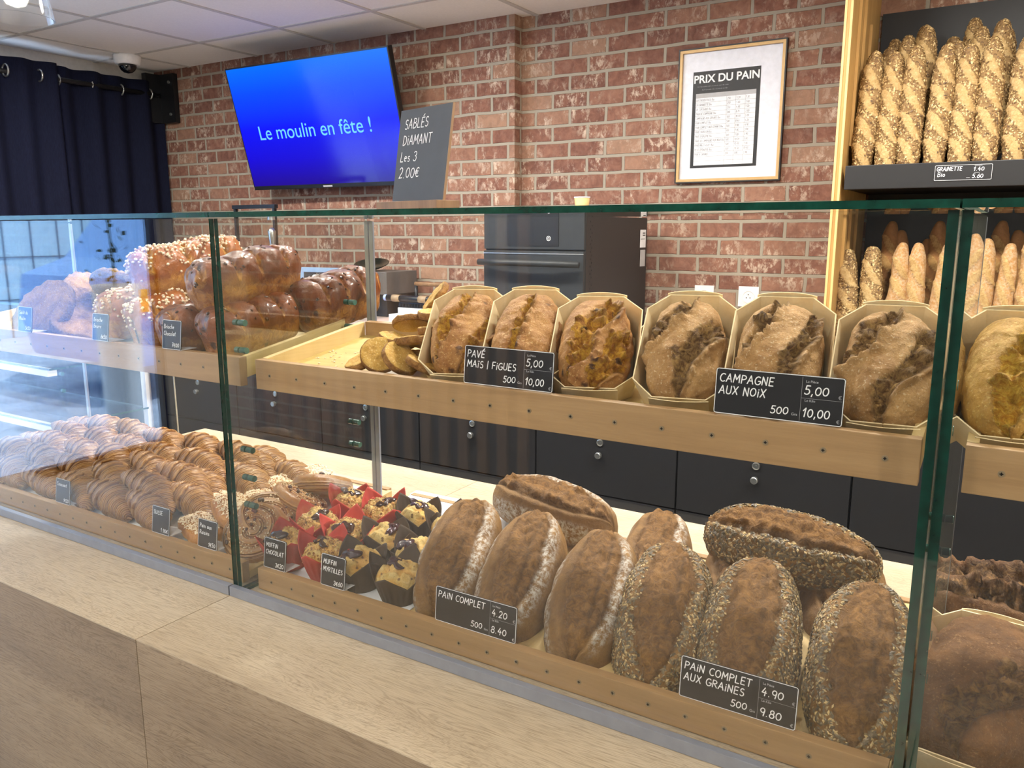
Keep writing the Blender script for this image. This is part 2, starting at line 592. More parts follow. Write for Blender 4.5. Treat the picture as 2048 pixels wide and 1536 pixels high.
def croissant_mat():
    m = NT('croissant_crust')
    v = m.obj()
    ph, r = m.attr('ph'), m.attr('ridge')
    a = m.noise(v, 30, 5, 0.65)
    sn = m.math('SINE', m.math('ADD', m.math('MULTIPLY', ph, 2 * PI * 7.0), m.math('MULTIPLY', a, 7.0)))
    st = m.math('ADD', m.math('MULTIPLY', sn, .5), .5)
    c = m.ramp(st, [(0.0, lin(98, 60, 28)), (0.35, lin(134, 90, 46)), (0.75, lin(168, 122, 70)), (1.0, lin(206, 166, 108))])
    b = m.ramp(m.math('ADD', m.math('MULTIPLY', a, .6), m.math('MULTIPLY', r, .45)), [(0.3, lin(94, 54, 22)), (0.55, lin(146, 96, 48)), (0.8, lin(188, 142, 84))])
    c = m.mix(0.5, c, b)
    m.bump(m.math('ADD', m.math('MULTIPLY', st, .8), m.math('MULTIPLY', a, 0.7)), 0.8, 0.003)
    return m.fin(c, 0.36, 0, 0.45)


M['croissant'] = croissant_mat()


def seed_mat(name, stops):
    m = NT(name)
    return m.fin(m.ramp(m.attr('tone'), stops), 0.45, 0, 0.5)


M['seeds'] = seed_mat('mixed_seeds', [(0.0, lin(70, 60, 46)), (0.35, lin(108, 94, 70)), (0.6, lin(146, 124, 84)), (1.0, lin(206, 178, 124))])
M['sesame'] = seed_mat('baguette_seeds', [(0.0, lin(84, 60, 38)), (0.40, lin(134, 100, 60)), (0.55, lin(186, 152, 98)), (1.0, lin(226, 200, 148))])
M['crumbs'] = seed_mat('praline_crumbs', [(0.0, lin(120, 78, 36)), (0.5, lin(176, 126, 64)), (1.0, lin(224, 184, 116))])


# ------------------------------------------------------------------ lettering
def arc(cx, cy, rx, ry, a0, a1, n=10):
    return [(cx + rx * math.cos(math.radians(a0 + (a1 - a0) * i / n)), cy + ry * math.sin(math.radians(a0 + (a1 - a0) * i / n))) for i in range(n + 1)]


O_ = arc(.3, .5, .29, .48, 90, 450, 16)
GLY = {
    'A': (.62, [[(0, 0), (.3, 1), (.6, 0)], [(.1, .36), (.5, .36)]]),
    'B': (.55, [[(.04, 0), (.04, 1)], [(.04, 1)] + arc(.2, .77, .27, .23, 80, -90) + [(.04, .54)], [(.04, .54)] + arc(.2, .27, .32, .27, 90, -90) + [(.04, 0)]]),
    'C': (.56, [arc(.34, .5, .32, .49, 55, 305, 14)]),
    'D': (.6, [[(.04, 0), (.04, 1)], [(.04, 1)] + arc(.1, .5, .46, .5, 85, -85, 12) + [(.04, 0)]]),
    'E': (.5, [[(.46, 1), (.04, 1), (.04, 0), (.46, 0)], [(.04, .52), (.4, .52)]]),
    'F': (.5, [[(.46, 1), (.04, 1), (.04, 0)], [(.04, .52), (.4, .52)]]),
    'G': (.62, [arc(.34, .5, .32, .49, 55, 330, 14) + [(.62, .45), (.38, .45)]]),
    'H': (.58, [[(.04, 0), (.04, 1)], [(.52, 0), (.52, 1)], [(.04, .5), (.52, .5)]]),
    'I': (.16, [[(.08, 0), (.08, .66)], [(.08, .88), (.085, .93)]]),
    'Ï': (.22, [[(.11, 0), (.11, .66)], [(.02, .9), (.025, .95)], [(.2, .9), (.205, .95)]]),
    'L': (.48, [[(.04, 1), (.04, 0), (.45, 0)]]),
    'M': (.72, [[(.03, 0), (.08, 1), (.35, .35), (.62, 1), (.68, 0)]]),
    'N': (.6, [[(.04, 0), (.04, 1), (.52, 0), (.52, 1)]]),
    'O': (.62, [O_]),
    'P': (.54, [[(.04, 0), (.04, 1)], [(.04, .98)] + arc(.18, .73, .32, .26, 80, -90) + [(.04, .46)]]),
    'Q': (.62, [O_, [(.36, .25), (.6, -.05)]]),
    'R': (.56, [[(.04, 0), (.04, 1)], [(.04, .98)] + arc(.18, .75, .3, .24, 80, -90) + [(.04, .5)], [(.2, .5), (.54, 0)]]),
    'S': (.5, [arc(.27, .75, .2, .24, 40, 260, 10) + arc(.25, .26, .22, .26, 80, -140, 10)]),
    'T': (.56, [[(0, 1), (.56, 1)], [(.28, 1), (.28, 0)]]),
    'U': (.58, [[(.04, 1), (.04, .3)] + arc(.28, .28, .24, .28, 180, 360, 10) + [(.52, 1)]]),
    'V': (.58, [[(0, 1), (.28, 0), (.56, 1)]]),
    'X': (.56, [[(.02, 1), (.52, 0)], [(.52, 1), (.02, 0)]]),
    'Y': (.56, [[(.02, 1), (.27, .5)], [(.54, 1), (.2, -.1)]]),
    '0': (.56, [arc(.28, .48, .26, .44, 90, 450, 14)]),
    '1': (.36, [[(.02, .68), (.26, 1), (.2, 0)]]),
    '2': (.52, [arc(.25, .72, .22, .26, 160, -30, 8) + [(.04, 0), (.5, .04)]]),
    '3': (.5, [arc(.22, .75, .22, .23, 150, -80, 8) + arc(.22, .26, .25, .27, 85, -150, 10)]),
    '4': (.56, [[(.3, 1), (.04, .38), (.52, .38)], [(.4, .62), (.36, -.02)]]),
    '5': (.5, [[(.46, 1), (.12, 1), (.08, .58)] + arc(.22, .32, .26, .3, 100, -140, 10)]),
    '6': (.5, [[(.4, 1)] + arc(.26, .3, .23, .29, 150, 510, 14)]),
    '7': (.5, [[(.02, 1), (.46, 1), (.16, 0)], [(.12, .5), (.42, .5)]]),
    '8': (.52, [arc(.26, .74, .19, .23, 270, 630, 12), arc(.26, .26, .24, .26, 90, 450, 12)]),
    '9': (.5, [arc(.26, .7, .22, .28, 0, 360, 14) + [(.4, 0)]]),
    ',': (.2, [[(.12, .08), (.06, -.18)]]),
    '.': (.2, [[(.08, .03), (.1, .05)]]),
    '/': (.3, [[(.02, -.1), (.26, 1.1)]]),
    '|': (.2, [[(.1, -.12), (.1, 1.05)]]),
    '€': (.54, [arc(.34, .45, .26, .42, 55, 305, 12), [(0, .55), (.4, .55)], [(0, .37), (.36, .37)]]),
    'É': (.5, [[(.46, 1), (.04, 1), (.04, 0), (.46, 0)], [(.04, .52), (.4, .52)], [(.2, 1.14), (.38, 1.34)]]),
    'a': (.46, [arc(.22, .28, .19, .27, 30, 390, 12), [(.4, .55), (.42, 0)]]),
    'b': (.46, [[(.05, 1), (.05, 0)], arc(.22, .27, .19, .26, 180, 540, 12)]),
    'c': (.42, [arc(.24, .28, .2, .27, 55, 305, 10)]),
    'd': (.48, [arc(.22, .27, .19, .26, 0, 360, 12), [(.42, 1), (.42, 0)]]),
    'e': (.44, [[(.04, .3), (.4, .34)] + arc(.22, .28, .18, .26, 15, 310, 10)]),
    'é': (.44, [[(.04, .3), (.4, .34)] + arc(.22, .28, .18, .26, 15, 310, 10), [(.2, .66), (.34, .84)]]),
    'g': (.46, [arc(.22, .28, .19, .26, 0, 360, 12), [(.42, .54), (.4, -.2), (.1, -.28)]]),
    'h': (.46, [[(.05, 1), (.05, 0)], [(.05, .35)] + arc(.22, .35, .17, .2, 150, 0, 6) + [(.4, 0)]]),
    'i': (.18, [[(.08, .55), (.08, 0)], [(.08, .76), (.085, .8)]]),
    'l': (.2, [[(.06, 1), (.08, .08), (.18, 0)]]),
    'm': (.66, [[(.05, .55), (.05, 0)], [(.05, .35)] + arc(.2, .35, .14, .19, 150, 0, 6) + [(.34, 0)], [(.34, .35)] + arc(.48, .35, .14, .19, 150, 0, 6) + [(.62, 0)]]),
    'n': (.46, [[(.05, .55), (.05, 0)], [(.05, .35)] + arc(.22, .35, .17, .2, 150, 0, 6) + [(.4, 0)]]),
    'o': (.46, [arc(.22, .28, .2, .27, 90, 450, 12)]),
    'r': (.34, [[(.05, .55), (.05, 0)], [(.05, .34)] + arc(.2, .36, .14, .18, 150, 40, 6)]),
    's': (.4, [arc(.2, .41, .14, .13, 40, 260, 8) + arc(.19, .14, .16, .14, 80, -140, 8)]),
    't': (.34, [[(.14, .9), (.14, .1), (.3, .02)], [(.02, .58), (.3, .58)]]),
    'u': (.46, [[(.05, .55), (.05, .2)] + arc(.22, .2, .17, .2, 180, 360, 6) + [(.4, .55)], [(.4, .2), (.42, 0)]]),
    'v': (.42, [[(.02, .55), (.2, 0), (.4, .55)]]),
    'x': (.42, [[(.02, .55), (.38, 0)], [(.38, .55), (.02, 0)]]),
    'y': (.44, [[(.04, .55), (.2, .1)], [(.42, .55), (.1, -.3)]]),
    ' ': (.3, []),
}


def ribbon(b, pts, wd, y, caps=True):
    """a marker stroke: flat band facing -y, in the x-z plane"""
    for (x0, z0), (x1, z1) in zip(pts, pts[1:]):
        dx, dz = x1 - x0, z1 - z0
        L = math.hypot(dx, dz)
        if L < 1e-9:
            continue
        nx, nz = -dz / L * wd / 2, dx / L * wd / 2
        b.add([(x0 + nx, y, z0 + nz), (x0 - nx, y, z0 - nz), (x1 - nx, y, z1 - nz), (x1 + nx, y, z1 + nz)], [(0, 1, 2, 3)])
    if caps:
        for x, z in pts:
            b.add([(x + wd / 2 * math.cos(t), y - 1e-5, z + wd / 2 * math.sin(t)) for t in [i * PI / 3 for i in range(6)]], [(0, 1, 2, 3, 4, 5)])


def write(b, text, x, z, h, wd, y=0.0, wide=1.0, slope=0.0, gap=.16, jit=0.03, caps=True):
    rng = random.Random(text)
    for ch in text:
        w_, strokes = GLY.get(ch, GLY[' '])
        dz = rng.uniform(-jit, jit) * h
        sh = 0.10
        for st in strokes:
            pts = [(x + (px + sh * pz) * h * wide, z + dz + pz * h + slope * (px * h * wide)) for px, pz in st]
            ribbon(b, pts, wd, y, caps)
        x += (w_ + gap) * h * wide
        z += slope * (w_ + gap) * h * wide
    return x


def font_mesh(text, size, bold=0.0, extrude=0.0002, align='LEFT'):
    cu = bpy.data.curves.new('lettering', 'FONT')
    cu.body = text
    cu.size = size
    cu.offset = bold
    cu.extrude = extrude
    cu.align_x = align
    o = bpy.data.objects.new('lettering', cu)
    COL.objects.link(o)
    bpy.context.view_layer.update()
    me = bpy.data.meshes.new_from_object(o.evaluated_get(bpy.context.evaluated_depsgraph_get()))
    bpy.data.objects.remove(o)
    bpy.data.curves.remove(cu)
    return me


def rrect(x0, x1, z0, z1, r, n=5):
    p = []
    for cx, cz, a in ((x1 - r, z0 + r, -90), (x1 - r, z1 - r, 0), (x0 + r, z1 - r, 90), (x0 + r, z0 + r, 180)):
        p += arc(cx, cz, r, r, a, a + 90, n)
    return p


# ------------------------------------------------------------------ room shell
WX0, WX1, WY0, WYB, WYR, CZ = -4.75, 2.6, -2.2, 3.38, 3.45, 2.48
CORN = -2.075
struct('floor', MB().box(WX0, WX1, WY0, WYR, -0.06, 0), M['floor'])
b = MB().box(WX0 - .05, WX1 + .05, WY0 - .05, WYR + .15, CZ, CZ + .06)
struct('ceiling', b, M['ceiling'])
b = MB()
for i in range(-8, 6):
    gx = -3.80 + 0.6 * i
    if WX0 < gx < WX1:
        b.box(gx - .012, gx + .012, WY0, WYR, CZ - .004, CZ + .001)
for j in range(-8, 4):
    gy = 2.39 + 0.6 * j
    if WY0 < gy < WYR:
        b.box(WX0, WX1, gy - .012, gy + .012, CZ - .0035, CZ + .001)
struct('trim_2', b, M['grid'])
b = MB().box(WX0 - .1, CORN, WYB, WYR + .15, 0, CZ).box(CORN, WX1, WYR, WYR + .15, 0, CZ)
struct('wall_back', b, M['brick'])
struct('wall_right', MB().box(WX1, WX1 + .1, WY0, WYR, 0, CZ), M['paint'])
struct('wall_front', MB().box(WX0, WX1, WY0 - .1, WY0, 0, CZ), M['dark_wall'])
b = MB()
for i in range(34):
    sx = -4.6 + .145 * i
    if -4.7 < sx < -2.3:
        b.box(sx, sx + .07, WY0 + .002, WY0 + .03, 0.02, 2.3)
struct('trim_1', b, M['slat'])
# end wall with the shop window (glazed from y = -1.5 to 3.0)
b = MB().box(WX0 - .1, WX0, WY0 - .1, -1.5, 0, CZ).box(WX0 - .1, WX0, 3.0, WYR + .1, 0, CZ)
b.box(WX0 - .1, WX0, -1.5, 3.0, 2.36, CZ).box(WX0 - .1, WX0, -1.5, 3.0, 0, .06)
struct('wall_left', b, M['paint'])
win = thing('window_1', (WX0 - .05, .75, 0), kind='structure')
obj('window_pane', pane(-.004, .004, -2.25, 2.25, .06, 2.36), GL(), win)
for yy in (-2.24, -.75, .75, 2.24):
    obj('window_frame', MB().box(-.03, .03, yy - .025, yy + .025, .06, 2.36), M['black_metal'], win)
for zz in (.085, 2.335):
    obj('window_frame', MB().box(-.03, .03, -2.25, 2.25, zz - .025, zz + .025), M['black_metal'], win)
obj('window_frame', MB().box(-.02, .02, -2.25, 2.25, 1.86, 1.90), M['black_metal'], win)

# ------------------------------------------------------------------ the street beyond the window
struct('floor_outside', MB().box(-16, WX0 - .1, -12, 12, -.16, -.06), M['pave'])
tag = lambda o, l, c, g=None: meta(o, l, c, g)
t = thing('house', (-12.5, 0, -.06), label='pale rendered house across the street outside the shop window', cat='building')
obj('wall', MB().box(-.5, 0, -12, 12, 0, 6), M['plaster'], t)
bb = MB()
for i in range(60):
    bb.box(0, .02, -12 + .4 * i, -11.985 + .4 * i, 0, 6)
for i in range(8):
    bb.box(0, .02, -12, 12, .55 + .62 * i, .565 + .62 * i)
obj('panel_joints', bb, plain('joint_grey', lin(120, 140, 160), .8), t)
t = thing('van', (-7.4, -4.6, -.06), label='light blue delivery van parked outside the shop window', cat='van')
prof = [(-2.2, .35), (2.15, .35), (2.25, .8), (2.2, 1.15), (1.75, 1.3), (1.1, 2.05), (.9, 2.12), (-2.15, 2.15), (-2.25, 1.9)]
bm_ = MB()
n = len(prof)
bm_.add([(-.85, y, z) for y, z in prof] + [(.85, y, z) for y, z in prof],
        [tuple(range(n)), tuple(range(2 * n - 1, n - 1, -1))] + [(i, n + i, n + (i + 1) % n, (i + 1) % n) for i in range(n)])
obj('body', bm_, M['vanblue'], t, bevel=.06)
obj('side_window', MB().box(.84, .862, .5, 1.35, 1.25, 1.85), M['black'], t)
obj('lamp', MB().box(.84, .88, 2.0, 2.16, .85, 1.05), M['amber'], t)
for wy in (-1.4, 1.4):
    obj('wheel', MB().cyl((.6, wy, .33), (.87, wy, .33), .33, n=28), M['black'], t, smooth=False)
t = thing('planter', (-5.9, -1.9, -.06), label='white planter with a leafy twig outside the shop window', cat='planter')
obj('pot', MB().lathe([(.14, 0), (.17, 1.15), (.15, 1.15), (.15, 1.1)]), M['white'], t)
bb = MB()
for k in range(60):
    a_, h_ = random.uniform(0, 6.3), random.uniform(1.1, 1.75)
    r_ = random.uniform(0, .22)
    p = Vector((r_ * math.cos(a_), r_ * math.sin(a_), h_))
    q = Vector((random.uniform(-1, 1), random.uniform(-1, 1), random.uniform(-1, 1))) * .05
    s_ = q.orthogonal().normalized() * .02
    bb.add([p, p + q * .5 + s_, p + q, p + q * .5 - s_], [(0, 1, 2, 3)])
bb.tube([(0, 0, 1.1), (.02, .01, 1.4), (.0, .02, 1.75)], .008, 6)
obj('foliage', bb, M['leaf'], t)

# ------------------------------------------------------------------ curtains on the end wall
def curtain(y0, y1, label, seed):
    t = thing('curtain', (WX0 + .10 + .05 * (seed == 3), y0, 0.05), label=label, cat='curtain', group='dark curtains at the end wall')
    rng = random.Random(seed)
    n, mz = 90, 16
    vs, fs = [], []
    ph = [rng.uniform(0, 6) for _ in range(4)]
    for i in range(n + 1):
        u = i / n
        for j in range(mz + 1):
            v = j / mz
            amp = .026 * (.55 + .45 * (1 - v)) + .006
            x = amp * math.sin(u * (y1 - y0) / .115 * 2 * PI / 1.5 + ph[0] + .5 * math.sin(3 * u + ph[1])) + .012 * math.sin(17 * u + 2.2 * v + ph[2])
            vs.append((x, u * (y1 - y0), v * 2.35))
    for i in range(n):
        for j in range(mz):
            a = i * (mz + 1) + j
            fs.append((a, a + 1, a + mz + 2, a + mz + 1))
    bb = MB()
    bb.add(vs, fs)
    o = obj('cloth', bb, M['navy'], t, smooth=True)
    md = o.modifiers.new('thick', 'SOLIDIFY')
    md.thickness = .003
    k = max(2, int((y1 - y0) / .16))
    for i in range(k):
        yy = (i + .5) / k * (y1 - y0)
        ring = [(.03 * math.sin(a), yy, 2.275 + .03 * math.cos(a)) for a in [q * 2 * PI / 18 for q in range(19)]]
        obj('eyelet', MB().tube(ring, .005, 6), M['steel'], t)
    return t


m = NT('navy_curtain')
f = m.noise(m.obj((60, 60, 6)), 6, 3)
col = m.ramp(f, [(0.3, lin(16, 18, 34)), (0.7, lin(26, 30, 52))])
m.fin(col, 0.9, 0, 0.15)
tl = m.n('BsdfTranslucent', Color=lin(36, 52, 96))
mx = m.n('MixShader')
mx.inputs[0].default_value = 0.10
m.t.links.new(m.b.outputs[0], mx.inputs[1])
m.t.links.new(tl.outputs[0], mx.inputs[2])
m.t.links.new(mx.outputs[0], m.out.inputs['Surface'])
M['navy'] = m.mat
curtain(1.60, 2.66, 'navy curtain nearer the counter, reaching the left edge of the photo', 3)
curtain(2.60, 3.36, 'navy curtain drawn up to the brick wall corner, under the dome camera', 5)
t = thing('curtain_rod', (WX0 + .12, 1.8, 2.325), label='black curtain rod carrying the navy curtains on rings', cat='curtain rod')
obj('rod', MB().cyl((0, 0, 0), (0, 1.52, 0), .014), M['black_metal'], t, smooth=True)
for yy in (.1, .8, 1.5):
    obj('bracket', MB().box(-.12, .012, yy - .012, yy + .012, -.012, .012), M['black_metal'], t)
b = MB().box(WX0 + .002, WX0 + .11, 3.24, 3.375, 2.19, 2.46)
t = thing('corner_bracket', (0, 0, 0), label='black steel bracket with bolts in the ceiling corner by the curtain', cat='bracket')
obj('plate', MB().box(WX0 + .10, WX0 + .23, 3.345, 3.377, 2.16, 2.45).box(WX0 + .06, WX0 + .10, 3.25, 3.377, 2.16, 2.45), M['black_metal'], t)
for zz in (2.21, 2.40):
    obj('bolt', MB().cyl((WX0 + .19, 3.347, zz), (WX0 + .19, 3.338, zz), .009, n=10), M['steel'], t)

# ------------------------------------------------------------------ sales counter, three bays of 1.10 m
BAYS = [(-2.252, -1.152, 'left'), (-1.152, -0.05, 'middle'), (-0.05, 1.05, 'right')]
GY = 0.91          # front glass
TOPZ = 1.53
FRONT = 0.705
for bx0, bx1, nm in BAYS:
    where = {'left': 'left of the seam, running out of the photo on the left', 'middle': 'right of the seam, along the bottom of the photo',
             'right': 'behind the right hand glass joint'}[nm]
    t = thing('counter', ((bx0 + bx1) / 2, FRONT, 0), label='oak counter section ' + where, cat='counter', group='oak counter sections')
    hw = (bx1 - bx0) / 2 - .0008
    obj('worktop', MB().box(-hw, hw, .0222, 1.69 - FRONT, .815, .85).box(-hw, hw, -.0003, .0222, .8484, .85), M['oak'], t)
    obj('front_panel', MB().box(-hw, hw, 0.0, .022, 0.02, .8483), M['oak_front_shaded'], t)
    obj('rear_panel', MB().box(-hw, hw, .93, .95, 0.02, .8145), M['charcoal'], t)

for bx0, bx1, nm in BAYS:
    where = {'left': 'over the croissants and brioches, at the left', 'middle': 'over the muffins, biscuits and boxed loaves, in the middle',
             'right': 'past the right hand joint, cut by the photo edge'}[nm]
    cx = (bx0 + bx1) / 2
    t = thing('glass_case', (cx, GY, .85), label='green edged glass display case ' + where, cat='display case', group='glass display cases on the counter')
    hw = (bx1 - bx0) / 2
    obj('front_pane', pane(-hw + .001, hw - .001, -.008, 0, .004, TOPZ - .85 - .0105), GL(), t, bevel=0)
    obj('top_pane', pane(-hw + .001, hw - .001, -.009, .30, TOPZ - .85 - .0085, TOPZ - .85), GL(), t)
    for s in (-1, 1):
        xa = s * (hw - .0012)
        xb = xa - s * .010
        side = obj('side_pane', pane(min(xa, xb), max(xa, xb), .0005, .385, .0005, TOPZ - .85 - .0105, True), GL() + [M['pale_edge']], t)
        obj('edge_trim', MB().box(min(xa, xb) - .0004, max(xa, xb) + .0004, .3853, .390, .004, TOPZ - .862), M['alu'], side)
        for yy, zs in ((.040, (.155, .207, .26, .442, .491)), (.32, (.207, .255, .456, .506))):
            for zz in zs:
                obj('glass_fixing', MB().cyl((xa - s * .0008, yy, zz), (xb - s * (.005 if s < 0 and nm == 'middle' else .0003), yy, zz), .0056, n=14), M['frost'], side, smooth=False)
    obj('base_rail', MB().box(-hw + .0015, hw - .0015, -.020, -.0085, .0005, .019).box(-hw + .0015, hw - .0015, -.0085, 0.0, .0004, .0038), M['alu'], t, bevel=.0012)


# ------------------------------------------------------------------ wooden display trays
def tray(bx0, bx1, y, z, h, depth, slope, label, group, nscrew, floor_mat, floor_z=.018, rim=None):
    rim = h - .002 if rim is None else rim
    t = thing('display_tray', ((bx0 + bx1) / 2, y, z), label=label, cat='tray', group=group)
    hw = (bx1 - bx0) / 2
    obj('front_board', MB().box(-hw, hw, 0, .016, 0, h), M['beech'], t, bevel=.0012)
    fb = t.children[0]
    for i in range(nscrew):
        sx = -hw + .035 + (2 * hw - .07) * i / (nscrew - 1)
        bb = MB().cyl((sx, -.0005, h * .5), (sx, .004, h * .5), .0036, n=14)
        s = obj('screw', bb, M['screw'], fb)
        obj_cross = MB().box(sx - .0018, sx + .0018, -.0008, .001, h * .5 - .0006, h * .5 + .0006).box(sx - .0006, sx + .0006, -.0008, .001, h * .5 - .0018, h * .5 + .0018)
        me = s.data
        nb = MB()
        nb.v, nb.f, nb.m = list(bb.v) + list(obj_cross.v), list(bb.f) + [tuple(k + len(bb.v) for k in f) for f in obj_cross.f], [0] * len(bb.f) + [1] * len(obj_cross.f)
        s.data = nb.mesh('screw')
        s.data.materials.append(M['screw'])
        s.data.materials.append(M['hole'])

    def slab(x0, x1, y0, y1, zo0, zo1):
        vs = [(x, yy, zo + slope * (yy)) for zo in (zo0, zo1) for yy in (y0, y1) for x in (x0, x1)]
        mb = MB()
        mb.add(vs, [(0, 2, 3, 1), (4, 5, 7, 6), (0, 1, 5, 4), (2, 6, 7, 3), (0, 4, 6, 2), (1, 3, 7, 5)])
        return mb
    obj('tray_floor', slab(-hw + .0125, hw - .0125, .0165, depth, floor_z - .008, floor_z), floor_mat, t)
    for s in (-1, 1):
        x0, x1 = (-hw, -hw + .012) if s < 0 else (hw - .012, hw)
        obj('side_board', slab(x0, x1, .0165, depth, floor_z - .012, rim), M['beech_y'], t, bevel=.0008)
    obj('back_board', slab(-hw + .0125, hw - .0125, depth + .0005, depth + .0125, floor_z - .012, rim), M['beech'], t)
    return t


m = NT('pale_tray_ply')
f = m.noise(m.obj((2, 30, 30)), 3, 4)
M['traywood'] = m.fin(m.ramp(f, [(.3, lin(180, 154, 86)), (.7, lin(194, 170, 104))]), .4)
USL, LSL = .157, .10
UZ0, LZ0 = 1.223 + .024, .852 + .014
ufloor = lambda y: UZ0 + USL * (y - .96)
lfloor = lambda y: LZ0 + LSL * (y - .937)
for bx0, bx1, nm in BAYS:
    a, c = bx0 + .024, bx1 - .018
    lab = {'left': 'under the brioches', 'middle': 'under the biscuits and boxed loaves', 'right': 'at the right edge under the yellow loaf'}[nm]
    tray(a, c, .96, 1.223, .053, .275, USL, 'sloping beech display tray on the upper level ' + lab, 'upper display trays', 16, M['traywood'], .024)
    lab = {'left': 'under the croissants', 'middle': 'under the muffins and wholemeal loaves', 'right': 'under the boxed dark loaf, lower right corner'}[nm]
    tray(a, c, .937, .852, .040, .43, LSL, 'shallow beech display tray on the counter ' + lab, 'lower display trays', 20, M['beech_y'], .014, rim=.017)
# metal pins that carry the upper trays between the side panes are part of each case
o = obj('paper_sheet', None or MB().box(-.155, .155, 0, .44, 0, .0006), M['paper'], loc=(-.965, .957, lfloor(.957) + .0012), rot=(math.atan(LSL), 0, 0),
        label='sheet of white baking paper under the muffins in the lower tray', cat='paper')
o = obj('paper_sheet', MB().box(-.42, .42, 0, .40, 0, .0006), M['paper'], loc=(-1.63, .957, lfloor(.957) + .0012), rot=(math.atan(LSL), 0, 0),
        label='sheet of white baking paper under the croissants in the lower tray', cat='paper')


# ------------------------------------------------------------------ price tags
def plate(t, wd, ht, thick=.0016, foot=True, mat=None, border=True, lean=.12):
    obj('plate', MB().prism(rrect(-wd / 2, wd / 2, 0, ht, .003), 0, thick), mat or M['board'], t)
    if border:
        bb = MB()
        p = rrect(-wd / 2 + .0006, wd / 2 - .0006, .0006, ht - .0006, .0026)
        ribbon(bb, p + [p[0]], .0008, -.0003, False)
        obj('white_rim', bb, M['chalk'], t)
    if foot:
        obj('foot', MB().box(-wd / 2 + .001, wd / 2 - .0005, thick + .0002, .036, -.0004, .0006), M['white'], t, rot=(lean + .02, 0, 0))


def small_tag(x, y, z, lines, price, label, lower=False, yaw=0.0, lean=.12):
    t = thing('price_tag', (x, y, z), (-lean, 0, yaw), label=label, cat='price tag', group='small slate price tags')
    W, H = .056, .056
    plate(t, W, H)
    bb = MB()
    h = .0078
    for i, l in enumerate(lines):
        total = sum((GLY.get(ch, GLY[' '])[0] + .16) for ch in l) * h
        wd = min(1.0, (W - .010) / total)
        write(bb, l, -W / 2 + .005, H - .0165 - i * .0132, h, .0011, -.0004, wide=wd, slope=0.0)
    total = sum((GLY.get(ch, GLY[' '])[0] + .16) for ch in price) * h
    write(bb, price, W / 2 - .004 - total, .005, h, .0011, -.0004)
    obj('writing', bb, M['chalk'], t)
    return t


def big_tag(x, z, lines, piece, kilo, label, y=.955, yaw=0.0, lean=.10, W=.15, H=.056, scale=1.0):
    t = thing('price_tag', (x, y, z), (-lean, 0, yaw), label=label, cat='price tag', group='wide slate price tags')
    plate(t, W, H, foot=False)
    bb = MB()
    h = .0098 * scale
    xs = -W / 2 + .005
    div = W * .185
    for i, l in enumerate(lines):
        total = sum((GLY.get(ch, GLY[' '])[0] + .16) for ch in l) * h
        wd = min(1.12, (div - xs - .004) / total)
        write(bb, l, xs, H - .0165 * scale - i * .0148, h, .0013, -.0004, wide=wd)
    write(bb, '500', div - .034, .0075, h * .92, .0012, -.0004, wide=1.15)
    write(bb, piece, div + .003, H * .60, h * 1.05, .0013, -.0004, wide=1.12)
    write(bb, kilo, div + .003, H * .13, h * 1.05, .0013, -.0004, wide=1.12 if len(kilo) < 5 else 1.0)
    obj('writing', bb, M['chalk'], t)
    bb = MB()
    for txt, px, pz, sz in (('La Pièce', div + .004, H - .0085, .0042), ('Le Kilo', div + .004, H * .45, .0042), ('Grs', div - .0098, .0075, .0046),
                            ('€', W / 2 - .0065, H * .56, .0058), ('€', W / 2 - .0065, H * .06, .0058)):
        me = font_mesh(txt, sz)
        o = obj('printed_note', me, M['print'], t, loc=(px, -.0003, pz), rot=(PI / 2, 0, 0))
    bb = MB()
    ribbon(bb, [(div, .002), (div, H - .002)], .0003, -.0003, False)
    ribbon(bb, [(div, H * .52), (W / 2 - .002, H * .52)], .0003, -.0003, False)
    obj('divider_lines', bb, M['print'], t)
    return t


zl, zu = .8925, 1.2765
small_tag(-1.358, .957, zu, ['Brioche', 'Chocolat'], '7€00', 'small tag reading Brioche chocolat, propped on the upper tray front')
small_tag(-1.590, .957, zu, ['Brioche', 'Beurre'], '6€50', 'small tag reading Brioche Beurre in the window glare on the upper tray')
small_tag(-1.878, .957, zu, ['Sablé du', 'Moulin'], '5€50', 'small tag by the big biscuits, leftmost on the upper tray')
small_tag(-1.782, .948, zl, ['Croissant'], '1€30', 'small tag in front of the croissants reading Croissant')
small_tag(-1.428, .948, zl, ['SUISSE'], '1.90€', 'small tag reading SUISSE on the lower tray front')
small_tag(-1.283, .948, zl, ['Pain aux', 'Raisins'], '1€50', 'small tag reading Pain aux Raisins, left of the glass joint')
small_tag(-1.096, .948, zl, ['MUFFIN', 'CHOCOLAT'], '3€20', 'small tag reading MUFFIN CHOCOLAT before the red muffin cases')
small_tag(-.952, .948, zl, ['MUFFIN', 'MYRTILLES'], '3€60', 'small tag reading MUFFIN MYRTILLES before the dark muffin cases')
big_tag(-.655, zl, ['PAIN COMPLET'], '4.20', '8.40', 'wide tag reading PAIN COMPLET 4.20 in front of the floury loaves', y=.948)
big_tag(-.250, zl, ['PAIN COMPLET', 'AUX GRAINES'], '4.90', '9.80', 'wide tag reading PAIN COMPLET AUX GRAINES 4.90 in front of the seeded loaves', y=.948)
big_tag(-.604, zu + .002, ['PAVÉ', 'MAÏS | FIGUES'], '5,00', '10,00', 'wide tag reading PAVÉ MAÏS FIGUES 5,00 before the yellow brown boxed loaves', y=.962)
big_tag(-.226, zu + .002, ['CAMPAGNE', 'AUX NOIX'], '5,00', '10,00', 'wide tag reading CAMPAGNE AUX NOIX 5,00 before the walnut loaves', y=.962)

